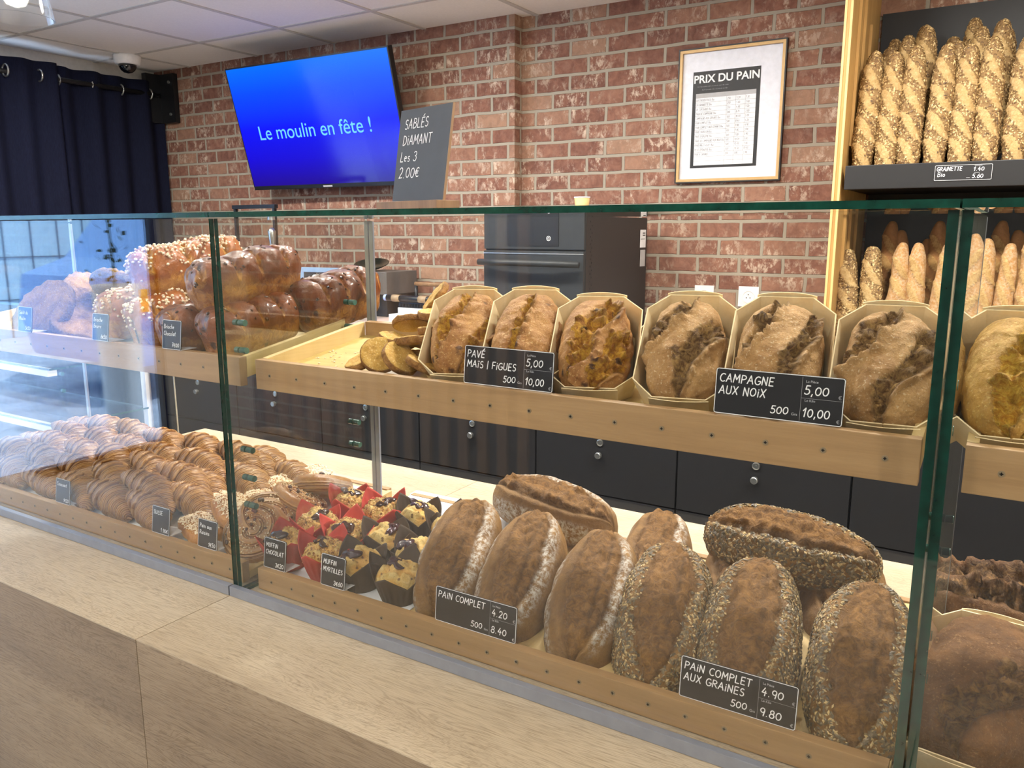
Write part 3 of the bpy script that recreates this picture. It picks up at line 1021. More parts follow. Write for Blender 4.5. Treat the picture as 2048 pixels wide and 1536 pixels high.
# board on top of the glass
t = thing('sign_block', (-.79, 1.0, TOPZ), (0, 0, -.24), label='grey wooden block with a slot standing on top of the glass case', cat='block')
obj('block', MB().box(-.075, .075, -.022, .022, .0005, .014), M['slat'], t, bevel=.001)
t = thing('chalkboard', (-.79, 1.0, TOPZ + .0145), (-.16, 0, -.24), label='grey chalkboard reading SABLÉS DIAMANT Les 3 2.00€ standing on a block', cat='chalkboard')
W, H = .125, .142
obj('board', MB().box(-W / 2, W / 2, 0, .003, 0, H), M['slate'], t, bevel=.0006)
obj('wooden_edge', MB().box(W / 2 + .0001, W / 2 + .0018, -.0002, .0034, 0, H), M['slat'], t)
bb = MB()
write(bb, 'SABLÉS', -W / 2 + .014, H - .030, .0145, .0013, -.0004)
write(bb, 'DIAMANT', -W / 2 + .013, H - .055, .0145, .0013, -.0004)
write(bb, 'Les 3', -W / 2 + .011, H - .080, .0145, .0013, -.0004)
write(bb, '2.00€', -W / 2 + .011, H - .106, .0165, .0014, -.0004)
obj('writing', bb, M['chalk'], t)

# ------------------------------------------------------------------ television
t = thing('television', (-3.168, 3.176, 2.039), (.254, 0, .021), label='wall mounted television showing Le moulin en fête ! on a bright blue screen', cat='television')
TW, TH = 1.12, .65
obj('bezel', MB().box(-TW / 2, TW / 2, 0, .035, -TH / 2, TH / 2), M['black'], t, bevel=.004)
m = NT('blue_screen')
tc = m.n('TexCoord')
sp = m.n('SeparateXYZ')
m.t.links.new(tc.outputs['Object'], sp.inputs[0])
g = m.math('ADD', m.math('MULTIPLY', sp.outputs[2], 1.55), .5)
c = m.ramp(g, [(0.0, lin(32, 0, 128)), (0.25, lin(18, 0, 214)), (0.5, lin(4, 14, 250)), (0.78, lin(0, 74, 255)), (1.0, lin(0, 112, 255))])
m.fin((0.005, 0.005, 0.02, 1), .12, 0, .3)
m.set(m.b.inputs['Emission Color'], c)
m.set(m.b.inputs['Emission Strength'], 0.85)
obj('screen', MB().box(-TW / 2 + .008, TW / 2 - .008, -.0012, -.0002, -TH / 2 + .022, TH / 2 - .008), m.mat, t)
m = NT('screen_lettering')
m.fin((0, 0, 0, 1), .3)
m.set(m.b.inputs['Emission Color'], lin(110, 200, 255))
m.set(m.b.inputs['Emission Strength'], 1.0)
obj('caption', font_mesh('Le moulin en fête !', .105, 0.0, .0002, 'CENTER'), m.mat, t, loc=(-.02, -.0016, -.055), rot=(PI / 2, 0, 0))
obj('maker_badge', MB().box(-.032, .032, -.0008, 0, -TH / 2 + .006, -TH / 2 + .014), M['print'], t)
obj('mount_arm', MB().box(-.2, .2, .036, .06, -.15, .15).box(-.05, .05, .06, .17, -.13, .0), M['black_metal'], t)

# ------------------------------------------------------------------ framed price list
t = thing('price_list', (-1.07, 3.45, 1.70), label='framed price list headed PRIX DU PAIN on the brick wall', cat='framed poster')
FW, FH = .445, .545
def frame(o0, o1, y0, y1):
    bb = MB()
    for x0, x1, z0, z1 in ((-FW / 2 + o0, FW / 2 - o0, o0, o1), (-FW / 2 + o0, FW / 2 - o0, FH - o1, FH - o0), (-FW / 2 + o0, -FW / 2 + o1, o1, FH - o1), (FW / 2 - o1, FW / 2 - o0, o1, FH - o1)):
        bb.box(x0, x1, y0, y1, z0, z1)
    return bb
obj('outer_frame', frame(0, .005, -.022, 0), M['black'], t)
obj('gilt_frame', frame(.0052, .0165, -.020, 0), M['gold'], t)
obj('mount', MB().box(-FW / 2 + .0166, FW / 2 - .0166, -.008, -.001, .0166, FH - .0166), plain('mount_card', lin(216, 218, 228), .35, 0, .5), t)
px0, px1, pz0, pz1 = -.160, .122, .062, .452
obj('sheet', MB().box(px0, px1, -.0088, -.0082, pz0, pz1), M['charcoal'], t)
obj('table', MB().box(px0 + .015, px1 - .015, -.0094, -.0089, pz0 + .010, pz1 - .088), M['paper'], t)
obj('table_header', MB().box(px0 + .015, px1 - .015, -.0098, -.0095, pz1 - .106, pz1 - .088), M['print'], t)
obj('heading', font_mesh('PRIX DU PAIN', .044, .0009, .0001, 'CENTER'), M['chalk'], t, loc=((px0 + px1) / 2, -.0092, pz1 - .045), rot=(PI / 2, 0, 0))
bb = MB()
for k in range(2):
    write(bb, 'Arrete du novembre relatif a la vente du pain et des farines de ble'[: 60 - 8 * k], px0 + .02 + .02 * k, pz1 - .062 - .013 * k, .0045, .0004, -.0092, wide=.9 if k == 0 else .85, caps=False)
obj('small_print', bb, M['print'], t)
rows = [('LA CHOUDOTAISE Bio', '250', '5.20', '1.30'), ('LA GRAINETTE Bio', '250', '5.60', '1.40'), ('LA CLASSIQUE Bio', '250', '4.80', '1.20'), ('PAIN DE CAMPAGNE Bio', '500', '8.75', '3.00'),
        ('CAMPAGNE AUX GRAINES Bio', '500', '10.00', '5.00'), ('PAIN COMPLET Bio', '500', '8.40', '4.20'), ('PAIN COMPLET AUX GRAINES Bio', '500', '9.80', '4.90'), ('PAVÉ SARRASIN Bio', '500', '7.80', '3.90'),
        ('PAVÉ EPEAUTRE Bio', '500', '7.80', '3.90'), ('PAVÉ DE CAMPAGNE AUX NOIX Bio', '500', '10.00', '5.00'), ('PAVÉ MAÏS FIGUES Bio', '500', '10.00', '5.00'), ('PETIT EPEAUTRE Bio', '500', '10.50', '10.50'),
        ('PAVÉ 4 GRAINES', '500', '7.80', '3.90'), ('', '', '', ''), ('', '', '', '')]
bb, bl = MB(), MB()
tx0, tx1, tz1 = px0 + .015, px1 - .015, pz1 - .106
rh = (tz1 - pz0 - .010) / len(rows)
cols = [tx0 + .003, tx0 + .135, tx0 + .173, tx0 + .212]
for i, r in enumerate(rows):
    zz = tz1 - (i + 1) * rh
    for cxx, s in zip(cols, r):
        h = .0088
        tot = sum((GLY.get(ch, GLY[' '])[0] + .16) for ch in s) * h or 1
        lim = .128 if cxx == cols[0] else .032
        write(bb, s, cxx, zz + .005, h, .0008, -.0098, wide=min(.75, lim / tot), caps=False)
    ribbon(bl, [(tx0, zz), (tx1, zz)], .0007, -.0097, False)
for cxx in cols[1:]:
    ribbon(bl, [(cxx - .003, pz0 + .010), (cxx - .003, tz1)], .0007, -.0097, False)
obj('handwriting', bb, M['ink'], t)
obj('table_lines', bl, M['grey'], t)

# ------------------------------------------------------------------ wall sockets
for sx, sz, lab in ((-1.143, 1.222, 'white wall socket left of its twin, half hidden by a boxed loaf'), (-.95, 1.224, 'white wall socket nearer the baguette shelves'), (-2.02, 1.235, 'white wall socket peeping out left of the dark oven')):
    t = thing('wall_socket', (sx, WYR, sz), label=lab, cat='socket')
    obj('plate', MB().box(-.043, .043, -.009, 0, -.043, .043), M['white'], t, bevel=.002)
    obj('well', MB().lathe([(.027, 0), (.027, .003), (.023, .003), (.022, .0005), (.0, .0005)], 28), M['white'], t, loc=(0, -.0091, 0), rot=(PI / 2, 0, 0))
    bb = MB()
    for q in range(3):
        a = PI / 2 + q * 2 * PI / 3
        bb.cyl((.009 * math.cos(a), -.0095, .009 * math.sin(a)), (.009 * math.cos(a), -.0105, .009 * math.sin(a)), .0024, n=8)
    obj('pin_holes', bb, M['hole'], t)

# ------------------------------------------------------------------ back counter: dark cabinets
CABY = 2.73
WTZ = 1.075
for i in range(7):
    x0 = -3.955 + .595 * i
    lab = {0: 'dark cabinet at the far left end behind the glass', 1: 'dark cabinet second from the left end, behind the croissants', 2: 'dark cabinet behind the left glass joint', 3: 'dark cabinet seen just right of the glass side pane, behind the muffins',
           4: 'dark cabinet with knob left of the seam under the boxed loaves', 5: 'dark cabinet with knob behind the seeded loaves', 6: 'dark cabinet furthest right, behind the right glass joint'}[i]
    t = thing('base_cabinet', (x0 + .2975, CABY, 0), label=lab, cat='cabinet', group='charcoal back cabinets')
    obj('carcass', MB().box(-.296, .296, .022, .64 if i < 5 else .155, 0.0, WTZ - .0405), M['charcoal'], t)
    d = obj('door', MB().box(-.294, .294, 0, .02, .492, WTZ - .045), M['charcoal'], t, bevel=.0015)
    obj('lock', MB().lathe([(.0135, 0), (.0135, .004), (.010, .005), (.010, .0035), (.004, .0035), (.004, .005)], 20), M['steel'], d, loc=(-.012, -.0005, .700), rot=(PI / 2, 0, 0))
    obj('knob', MB().lathe([(.006, 0), (.006, .008), (.0125, .009), (.0125, .022), (.011, .0235)], 20), M['steel'], d, loc=(-.012, -.0005, .652), rot=(PI / 2, 0, 0))
    obj('drawer', MB().box(-.294, .294, 0, .02, .10, .486), M['charcoal'], t, bevel=.0015)
obj('back_worktop', MB().box(-3.95, -.56, CABY - .02, 3.37, WTZ - .04, WTZ), plain('pale_worktop', lin(196, 176, 166), .4), label='pale worktop lying on the dark back cabinets', cat='worktop')

# ------------------------------------------------------------------ oven on the worktop
t = thing('oven', (-1.60, 2.74, WTZ), label='dark grey countertop oven with handle and display, against the brick wall', cat='oven')
OW, OH = .225, .478
obj('casing', MB().box(-OW, OW, .012, .60, .001, OH), M['oven_side'], t, bevel=.003)
obj('control_panel', MB().box(-OW, OW - .002, 0, .0115, OH - .125, OH - .001), M['oven'], t, bevel=.002)
obj('display', MB().box(-OW + .11, OW - .12 + .01, -.002, -.0002, OH - .112, OH - .006), M['black'], t)
bb = MB()
ring = arc(.072, OH - .083, .0085, .0085, 0, 360, 20)
ribbon(bb, ring, .0016, -.0026, False)
ribbon(bb, rrect(.069, .075, OH - .087, OH - .079, .002) , .0014, -.0026, False)
obj('power_symbol', bb, M['chalk'], t)
dr = obj('oven_door', MB().box(-OW, OW - .002, -.004, .0115, .004, OH - .131), M['oven'], t, bevel=.003)
obj('handle', MB().tube([(-OW - .004, -.035, OH - .176), (-OW * .4, -.047, OH - .176), (OW * .4, -.047, OH - .177), (OW - .006, -.035, OH - .178)], .0125, 14), M['oven'], dr, smooth=True)
obj('trim_strip', MB().box(-OW, OW - .002, -.006, -.003, OH - .143, OH - .139), M['steel'], dr)
bb = MB()
for k in range(26):
    bb.cyl((OW + .0001, .05 + .012 * (k % 2), OH - .02 - k * .014), (OW + .0012, .05 + .012 * (k % 2), OH - .02 - k * .014), .0035, n=8)
obj('vent_holes', bb, M['black'], t)
obj('rating_label', MB().box(OW + .0003, OW + .001, .525, .585, OH - .125, OH - .05), M['paper'], t)
bb = MB()
bb.box(OW + .0011, OW + .0014, .55, .578, OH - .066, OH - .062).box(OW + .0011, OW + .0014, .55, .578, OH - .075, OH - .071).box(OW + .0011, OW + .0014, .53, .575, OH - .09, OH - .088)
obj('label_print', bb, M['hole'], t)
obj('serial_label', MB().box(OW + .0003, OW + .001, .53, .583, OH - .205, OH - .135), M['print'], t)
t = thing('paper_cup', (-1.50, 2.96, WTZ + OH + .001), label='small kraft paper cup standing on top of the oven', cat='cup')
obj('cup', MB().lathe([(.023, 0), (.0315, .075), (.030, .075), (.022, .004)], 32), M['kraft'], t, smooth=True)
obj('rim', MB().lathe([(.0318, .0735), (.0332, .076), (.0318, .0785), (.0302, .076), (.0318, .0735)], 32, close=False), M['white'], t, smooth=True)
obj('print_band', MB().lathe([(.0243, .008), (.0265, .026)], 32, close=False), plain('cup_print', lin(70, 110, 210), .6), t, smooth=True)

# ------------------------------------------------------------------ till corner things
t = thing('till_screen', (-2.88, 2.93, WTZ), (0, 0, .12), label='till monitor with a pale frame lying low behind the brioches', cat='monitor')
obj('frame', MB().box(-.17, .17, 0, .02, .06, .245), plain('pale_frame', lin(150, 170, 190), .35, .3), t, bevel=.004)
obj('screen', MB().box(-.145, .145, -.0015, -.0002, .08, .222), M['oven_side'], t)
obj('stand', MB().box(-.06, .06, .0205, .10, 0, .15), M['grey'], t)
t = thing('card_box', (-2.745, 3.21, WTZ), label='grey brown cardboard case with dark lower half on the worktop', cat='box')
obj('lid', MB().box(-.115, .105, -.12, .12, .11, .222), M['grey'], t, bevel=.003)
obj('base', MB().box(-.112, .102, -.117, .117, .001, .1095), M['oven_side'], t, bevel=.003)
t = thing('serving_dish', (-2.80, 3.17, WTZ + .226), (.25, .1, 0), label='shiny dark oval dish lying tilted on the grey case', cat='dish')
obj('dish', MB().lathe([(.0, .004), (.05, .004), (.085, .02), (.09, .026), (.083, .024), (.05, .009), (.0, .009)], 36), plain('dark_steel_dish', lin(60, 62, 52), .2, .7), t, smooth=True, loc=(0, 0, .01))
t = thing('bread_slicer', (-2.285, 2.95, WTZ), label='grey bread slicer with taped roller beside the dark oven', cat='slicer')
obj('body', MB().box(-.16, .14, -.08, .12, .001, .045).box(-.13, .13, -.05, .12, .045, .075), M['white'], t, bevel=.003)
obj('comb', MB().box(-.125, .125, -.045, -.03, .0755, .10), M['black'], t)
bb = MB()
for k in range(28):
    bb.box(-.123 + k * .009, -.119 + k * .009, -.05, -.046, .078, .094)
obj('blades', bb, M['charcoal'], t)
obj('roller', MB().cyl((-.19, -.05, .118), (.16, -.05, .118), .015, n=18), M['black'], t, smooth=True)
for k in (-.135, .02):
    obj('tape', MB().cyl((k - .022, -.05, .118), (k + .022, -.05, .118), .0165, n=18), M['tan'], t, smooth=True)
obj('end_cap', MB().cyl((-.205, -.05, .118), (-.1905, -.05, .118), .0145, n=16), plain('blue_cap', lin(150, 170, 220), .4), t)
hd = obj('handle_frame', MB().tube([(-.13, .09, .05), (-.13, .09, .17)], .008, 10).tube([(.03, .09, .05), (.03, .09, .17)], .008, 10), M['black_metal'], t, smooth=True)
obj('grip', MB().cyl((-.135, .09, .176), (.035, .09, .176), .010, n=14), M['slat'], t, smooth=True)
t = thing('bag_rack', (-3.365, 2.92, WTZ), label='black wire rack frame standing behind the brioches', cat='rack')
for sx in (-.145, .145):
    obj('upright', MB().box(sx - .008, sx + .008, -.008, .008, .001, .535), M['black_metal'], t)
obj('crossbar', MB().box(-.16, .16, -.012, .012, .5355, .555), M['black_metal'], t, bevel=.002)
t = thing('steel_scoop', (-3.16, 2.86, WTZ), (.15, .1, 0), label='upright steel scoop handle behind the sugared brioche', cat='scoop')
obj('handle', MB().tube([(0, 0, .001), (0, 0, .28), (.004, 0, .36), (.008, 0, .43), (.01, 0, .445)], [.008, .009, .013, .02, .008], 14), M['steel'], t, smooth=True)
obj('cutting_board', MB().box(-.10, .09, -.09, .09, 0, .014), plain('pink_board', lin(206, 178, 168), .4), loc=(-2.42, 2.86, WTZ + .001), bevel=.002, label='pinkish board lying at the front of the back worktop', cat='board')

# ------------------------------------------------------------------ pastry fridge at the far left
t = thing('pastry_fridge', (-3.3, 1.44, 0), label='white framed glass pastry cabinet with empty glass shelves at far left', cat='display cabinet')
obj('base', MB().box(-.9, .89, -.19, .17, 0, .82), M['charcoal'], t)
for zz in (.925, 1.098):
    s = obj('glass_shelf', pane(-.9, .90, -.16, .15, zz - .006, zz), GL(), t)
    obj('shelf_rail', MB().box(-.9, .885, -.158, -.13, zz - .026, zz - .0065), M['white'], s)
for sx, sy in ((.885, .16), (-.88, .16), (-.88, -.17)):
    obj('post', MB().box(sx - .012, sx + .012, sy - .012, sy + .012, .8205, 1.28), M['white'], t)
obj('back_post', MB().box(.90, .925, .165, .195, .0, 1.30), M['black_metal'], t)
obj('top_pane', pane(-.9, .90, -.18, .17, 1.282, 1.29), GL(), t)
t = thing('metal_strip', (-2.240, 1.58, .851), label='thin bright upright rod at the left rear corner of the counter deck', cat='rod')
obj('rod', MB().cyl((0, 0, 0), (0, 0, .42), .003, n=8), M['steel'], t, smooth=True)

# ------------------------------------------------------------------ ceiling dome camera, pendant lamp
t = thing('dome_camera', (-4.42, 2.98, CZ), label='white dome security camera with dark lens under the ceiling', cat='camera')
obj('housing', MB().lathe([(.050, -.052), (.066, -.048), (.074, -.010), (.074, -.001)], 36), M['white'], t, smooth=True)
obj('dome', MB().lathe([(.004, -.098), (.022, -.094), (.037, -.082), (.046, -.066), (.049, -.0525)], 32), plain('smoked_dome', lin(14, 14, 16), .06, 0, .7), t, smooth=True)


def pendant(x, y, z, label):
    t = thing('pendant_lamp', (x, y, z), label=label, cat='lamp', group='clear glass pendant lamps over the counter')
    obj('cable', MB().cyl((0, 0, .215), (0, 0, CZ - z - .02), .003, n=8), M['black'], t, smooth=True)
    obj('canopy', MB().lathe([(.03, CZ - z - .022), (.04, CZ - z - .001)], 20), M['black_metal'], t)
    obj('lamp_holder', MB().lathe([(.018, .15), (.022, .155), (.022, .21), (.012, .218)], 20), M['black_metal'], t, smooth=True)
    obj('glass_shade', MB().lathe([(.085, 0), (.068, .10), (.045, .17), (.03, .2), (.027, .2), (.042, .168), (.065, .098), (.082, 0), (.085, 0)], 40, close=False), M['glass'], t, smooth=True)
    light('pendant_light', 'POINT', (x, y, z + .075), 21, (1.0, .9, .76), .03)
    b = obj('bulb', MB().lathe([(.005, .028), (.022, .035), (.032, .055), (.032, .075), (.02, .11), (.014, .149)], 24), M['bulb'], t, smooth=True)
    return t


m = NT('lit_bulb')
m.fin((1, .95, .85, 1), .3)
m.set(m.b.inputs['Emission Color'], (1.0, 0.90, 0.74, 1))
m.set(m.b.inputs['Emission Strength'], 25.0)
M['bulb'] = m.mat
pendant(-2.22, 1.2, 2.03, 'clear glass pendant lamp with lit bulb in the top left corner')
pendant(-1.02, 1.2, 2.03, 'added, unseen clear glass pendant lamp above the middle of the counter')  # this and the next pendant hang out of view, added for general light
pendant(0.18, 1.2, 2.03, 'added, unseen clear glass pendant lamp above the right of the counter')

# ------------------------------------------------------------------ bread builder
def grid_mesh(name, P, attrs, nu, nv):
    """closed tube-like grid nu x nv (rings x around) with pole caps; P (nu*nv,3)"""
    i = np.arange(nu - 1)[:, None]
    j = np.arange(nv)[None, :]
    a = i * nv + j
    b = i * nv + (j + 1) % nv
    F = np.stack([a, b, b + nv, a + nv], -1).reshape(-1, 4)
    faces = [tuple(f) for f in F.tolist()]
    faces += [tuple(range(nv - 1, -1, -1)), tuple(range((nu - 1) * nv, nu * nv))]
    q = F
    vol = np.einsum('ij,ij->i', P[q[:, 0]], np.cross(P[q[:, 1]], P[q[:, 2]])).sum() + np.einsum('ij,ij->i', P[q[:, 0]], np.cross(P[q[:, 2]], P[q[:, 3]])).sum()
    if vol < 0:
        faces = [f[::-1] for f in faces]
    me = bpy.data.meshes.new(name)
    me.from_pydata(P.tolist(), [], faces)
    me.update()
    for k, v in attrs.items():
        at = me.attributes.new(k, 'FLOAT', 'POINT')
        at.data.foreach_set('value', np.ascontiguousarray(v, dtype=np.float32))
    me.polygons.foreach_set('use_smooth', [True] * len(me.polygons))
    return me


def spow(v, e):
    return np.sign(v) * np.abs(v) ** e


def loaf(name, L, W, H, style, seed, nu=100, nv=96, pw=.45, sq=.85, base=.35):
    """bread lying along y, top towards +z, underside at z = 0.  style(a, b, top, noise) -> dict"""
    u = np.linspace(0.004, .996, nu)
    bb = -np.cos(u * PI)                         # -1 .. 1 along the length
    prof = np.clip(1 - np.abs(bb) ** 2.4, 0, 1) ** pw
    v = np.linspace(0, 2 * PI, nv, endpoint=False)
    A = spow(np.cos(v), sq)
    Zc = spow(np.sin(v), sq)
    B = np.repeat(bb, nv)
    PR = np.repeat(prof, nv)
    ca, cz = np.tile(A, nu), np.tile(Zc, nu)
    X = W / 2 * ca * PR
    Y = L / 2 * B
    Z = np.where(cz > 0, H * (1 - base) * cz * PR ** .8, H * base * cz * np.minimum(1, PR * 1.6) ** .6)
    Z = np.maximum(Z, -H * base * .93)
    top = smooth(.05, .5, cz)
    n1 = fbm(X, Y, Z, 16, 2, seed)
    n2 = fbm(X, Y, Z, 60, 3, seed + 5)
    r = style(ca * 1.0, B, top, n1, n2, cz)
    N = np.stack([ca / (W / 2), Y * 0 + B * .6 / (L / 2), cz / (H / 2)], 1)
    N /= np.linalg.norm(N, axis=1)[:, None] + 1e-9
    P = np.stack([X, Y, Z], 1) + N * (r['d'] + n1 * .0035)[:, None]
    P[:, 2] += H * base
    P[:, 2] = np.maximum(P[:, 2], 0.0)
    attrs = {k: np.clip(r.get(k, np.zeros(len(X))), 0, 1) for k in ('slash', 'flour', 'dark', 'seed')}
    return grid_mesh(name, P, attrs, nu, nv)


def st_complet(side=.12, seeded=False):
    def f(a, b, top, n1, n2, cz):
        c = a - side * .3 * np.cos(b * 1.5)
        wdt = .52 * np.clip(1 - np.abs(b) ** 3.2, 0, 1) ** .5 + n1 * .10
        s = smooth(.07, -.05, np.abs(c) - wdt) * top
        edge = np.exp(-((np.abs(c) - wdt) / .085) ** 2) * top
        d = s * (.002 + n2 * .006 + .0022 * np.sin(c * 16 + n1 * 5)) - edge * .0042
        ridge = np.exp(-((np.abs(c) - wdt - .15) / .09) ** 2) * top
        d += ridge * .0026 + n2 * .0010
        crack = np.exp(-((c - .22 - n1 * .12) / .03) ** 2) * s * smooth(.75, .5, np.abs(b))
        d -= crack * .003
        fl = (smooth(.44, .54, c) * smooth(.88, .70, c) + .9 * smooth(-.80, -.9, c)) * smooth(-.55, .1, cz) * smooth(1.0, .7, np.abs(b)) * (1 - s)
        sd = (1 - smooth(.1, .6, s)) * smooth(-.25, .15, cz)
        return {'d': d, 'slash': s * .85 + edge * .2, 'flour': fl * (0 if seeded else 1), 'dark': crack * .7 + edge * .35, 'seed': sd}
    return f


def st_slashes(ang=.8, offs=(-.55, .35), wd=.2, torn=1.0, seedless=True):
    """diagonal open cuts"""
    def f(a, b, top, n1, n2, cz):
        q = a * math.cos(ang) - b * math.sin(ang) * .9
        s = np.zeros(len(a))
        d = np.zeros(len(a))
        dk = np.zeros(len(a))
        for k, o in enumerate(offs):
            t = q - o + n1 * .16 + n2 * .05
            w_ = wd * (1 + .35 * n2) * np.clip(1.15 - (np.abs(b * math.cos(ang) + a * math.sin(ang)) / 1.15) ** 2, .05, 1)
            si = smooth(.05, -.05, np.abs(t) - w_) * top
            s = np.maximum(s, si)
            d += si * (-.007 * torn + n2 * .014 * torn)
            ear = np.exp(-((t - w_ - .05) / .055) ** 2) * top
            d += ear * (.0075 + n2 * .009) * torn
            dk = np.maximum(dk, np.exp(-((t - w_) / .045) ** 2) * top * .8)
            dk = np.maximum(dk, si * smooth(.15, .5, n2) * .55)
        d += n2 * .0022
        return {'d': d, 'slash': s, 'dark': dk * .9}
    return f


# seeds scattered over the masked skin, one topping mesh per loaf
OCT = np.array([(1, 0, 0), (-1, 0, 0), (0, 1, 0), (0, -1, 0), (0, 0, 1), (0, 0, -1)], float)
OCF = np.array([(0, 2, 4), (2, 1, 4), (1, 3, 4), (3, 0, 4), (2, 0, 5), (1, 2, 5), (3, 1, 5), (0, 3, 5)])
_ic = bmesh.new()
bmesh.ops.create_icosphere(_ic, subdivisions=1, radius=1)
ICV = np.array([v.co[:] for v in _ic.verts])
ICF = np.array([[v.index for v in f.verts] for f in _ic.faces])
_ic.free()


def scatter(name, me, count, size, mask='seed', rnd=0, ball=False, tone=None, sink=.2):
    rs = np.random.RandomState(rnd)
    nv = len(me.vertices)
    co = np.empty(nv * 3)
    me.vertices.foreach_get('co', co)
    co = co.reshape(-1, 3)
    no = np.empty(nv * 3)
    me.vertices.foreach_get('normal', no)
    no = no.reshape(-1, 3)
    mk = np.empty(nv)
    me.attributes[mask].data.foreach_get('value', mk)
    quads = np.array([list(p.vertices) for p in me.polygons if len(p.vertices) == 4])
    e1, e2 = co[quads[:, 1]] - co[quads[:, 0]], co[quads[:, 3]] - co[quads[:, 0]]
    ar = np.linalg.norm(np.cross(e1, e2), axis=1) * np.clip(mk[quads].mean(1), 0, 1) ** 1.5
    if ar.sum() <= 0:
        return None
    pick = rs.choice(len(quads), count, p=ar / ar.sum())
    s, t = rs.rand(count, 1), rs.rand(count, 1)
    q = quads[pick]
    Pp = (co[q[:, 0]] * (1 - s) + co[q[:, 1]] * s) * (1 - t) + (co[q[:, 3]] * (1 - s) + co[q[:, 2]] * s) * t
    Nn = no[q].mean(1)
    Nn /= np.linalg.norm(Nn, axis=1)[:, None] + 1e-9
    rv = rs.normal(size=(count, 3))
    T = np.cross(Nn, rv)
    T /= np.linalg.norm(T, axis=1)[:, None] + 1e-9
    Nn2 = Nn + rs.normal(size=(count, 3)) * .25
    B = np.cross(Nn2, T)
    B /= np.linalg.norm(B, axis=1)[:, None] + 1e-9
    base, fc = (ICV, ICF) if ball else (OCT, OCF)
    k = rs.uniform(.65, 1.25, (count, 1))
    big = (rs.rand(count, 1) < .28) * (0 if ball else .55) + 1
    l, w_, h = size[0] * k * big, size[1] * k * big, size[2] * k
    V = Pp[:, None, :] + Nn[:, None, :] * (h * (1 - sink))[:, None] + base[None, :, 0:1] * (T * l)[:, None, :] + base[None, :, 1:2] * (B * w_)[:, None, :] + base[None, :, 2:3] * (Nn * h)[:, None, :]
    F = fc[None] + (np.arange(count) * len(base))[:, None, None]
    m2 = bpy.data.meshes.new(name)
    m2.from_pydata(V.reshape(-1, 3).tolist(), [], [tuple(x) for x in F.reshape(-1, 3).tolist()])
    m2.update()
    at = m2.attributes.new('tone', 'FLOAT', 'POINT')
    tn = np.where(big[:, 0] > 1, rs.uniform(.0, .45, count), rs.uniform(.15, 1, count)) if tone is None else rs.uniform(tone[0], tone[1], count)
    at.data.foreach_set('value', np.repeat(tn, len(base)).astype(np.float32))
    if ball:
        m2.polygons.foreach_set('use_smooth', [True] * len(m2.polygons))
    return m2


def lay(tilt, yaw, roll=0.0):
    return (Matrix.Rotation(yaw, 3, 'Z') @ Matrix.Rotation(tilt, 3, 'X') @ Matrix.Rotation(roll, 3, 'Y')).to_euler()


# ------------------------------------------------------------------ wholemeal loaves on the lower tray
def put_loaf(me, matname, cx, cy, cz, tilt, yaw, label, group, roll=0.0, H=.09, seeds=None, cat='bread'):
    """(cx,cy,cz): point at half height of the loaf"""
    e = lay(tilt, yaw, roll)
    off = e.to_matrix() @ Vector((0, 0, H / 2))
    o = obj('bread_loaf', me, M[matname], loc=Vector((cx, cy, cz)) - off, rot=e, label=label, cat=cat, group=group)
    if seeds is not None:
        obj('seed_topping', seeds, M['seeds'], o, kind='stuff')
    return o


T0 = math.radians(23)
cl = [(-.785, 1.090, .934, .30, 'floury wholemeal loaf leaning at the left, beside the muffins, its lower end behind the tag'),
      (-.655, 1.090, .936, .26, 'middle one of the three floury wholemeal loaves leaning behind the PAIN COMPLET tag'),
      (-.520, 1.085, .930, .22, 'floury wholemeal loaf leaning beside the first seeded loaf, right of the PAIN COMPLET tag')]
for i, (x, y, z, yw, lb) in enumerate(cl):
    me = loaf('whole_loaf', .275, .135, .095, st_complet(.12 + .02 * i), 11 + i, pw=.40)
    put_loaf(me, 'whole', x, y, z, T0, yw, lb, 'floury wholemeal loaves', H=.095)
gl = [(-.402, 1.085, .928, .22, 'seeded wholemeal loaf leaning leftmost of three, left of the PAIN COMPLET AUX GRAINES tag'),
      (-.272, 1.090, .930, .16, 'seeded wholemeal loaf leaning in the middle behind the PAIN COMPLET AUX GRAINES tag'),
      (-.122, 1.085, .930, .09, 'seeded wholemeal loaf leaning rightmost, against the right hand glass joint')]
for i, (x, y, z, yw, lb) in enumerate(gl):
    me = loaf('seeded_loaf', .285, .140, .098, st_complet(.10, True), 31 + i, pw=.40)
    sd = scatter('seed_topping', me, 3000, (.0030, .0016, .0009), rnd=i)
    put_loaf(me, 'whole', x, y, z, T0, yw, lb, 'seeded wholemeal loaves', H=.098, seeds=sd)
# loaves lying across at the back
me = loaf('whole_loaf', .275, .125, .098, st_complet(.0), 21, pw=.40)
put_loaf(me, 'whole', -.735, 1.345, .958, .10, PI / 2 - .05, 'floury wholemeal loaf lying crosswise on top behind the leaning floury loaves', 'floury wholemeal loaves', roll=-.30, H=.098)
me = loaf('seeded_loaf', .285, .130, .100, st_complet(.0, True), 41, pw=.40)
sd = scatter('seed_topping', me, 3000, (.0034, .0019, .0011), rnd=9)
put_loaf(me, 'whole', -.275, 1.315, .985, .02, PI / 2 - .08, 'seeded wholemeal loaf lying crosswise on top behind the leaning seeded loaves', 'seeded wholemeal loaves', roll=-.35, H=.10, seeds=sd)
me = loaf('whole_loaf', .26, .125, .09, st_complet(.1), 23, pw=.40)
put_loaf(me, 'whole', -.505, 1.315, .925, .12, .22, 'floury wholemeal loaf mostly hidden between the two leaning groups', 'floury wholemeal loaves', H=.09)
me = loaf('seeded_loaf', .26, .125, .085, st_complet(.1, True), 24, pw=.40)
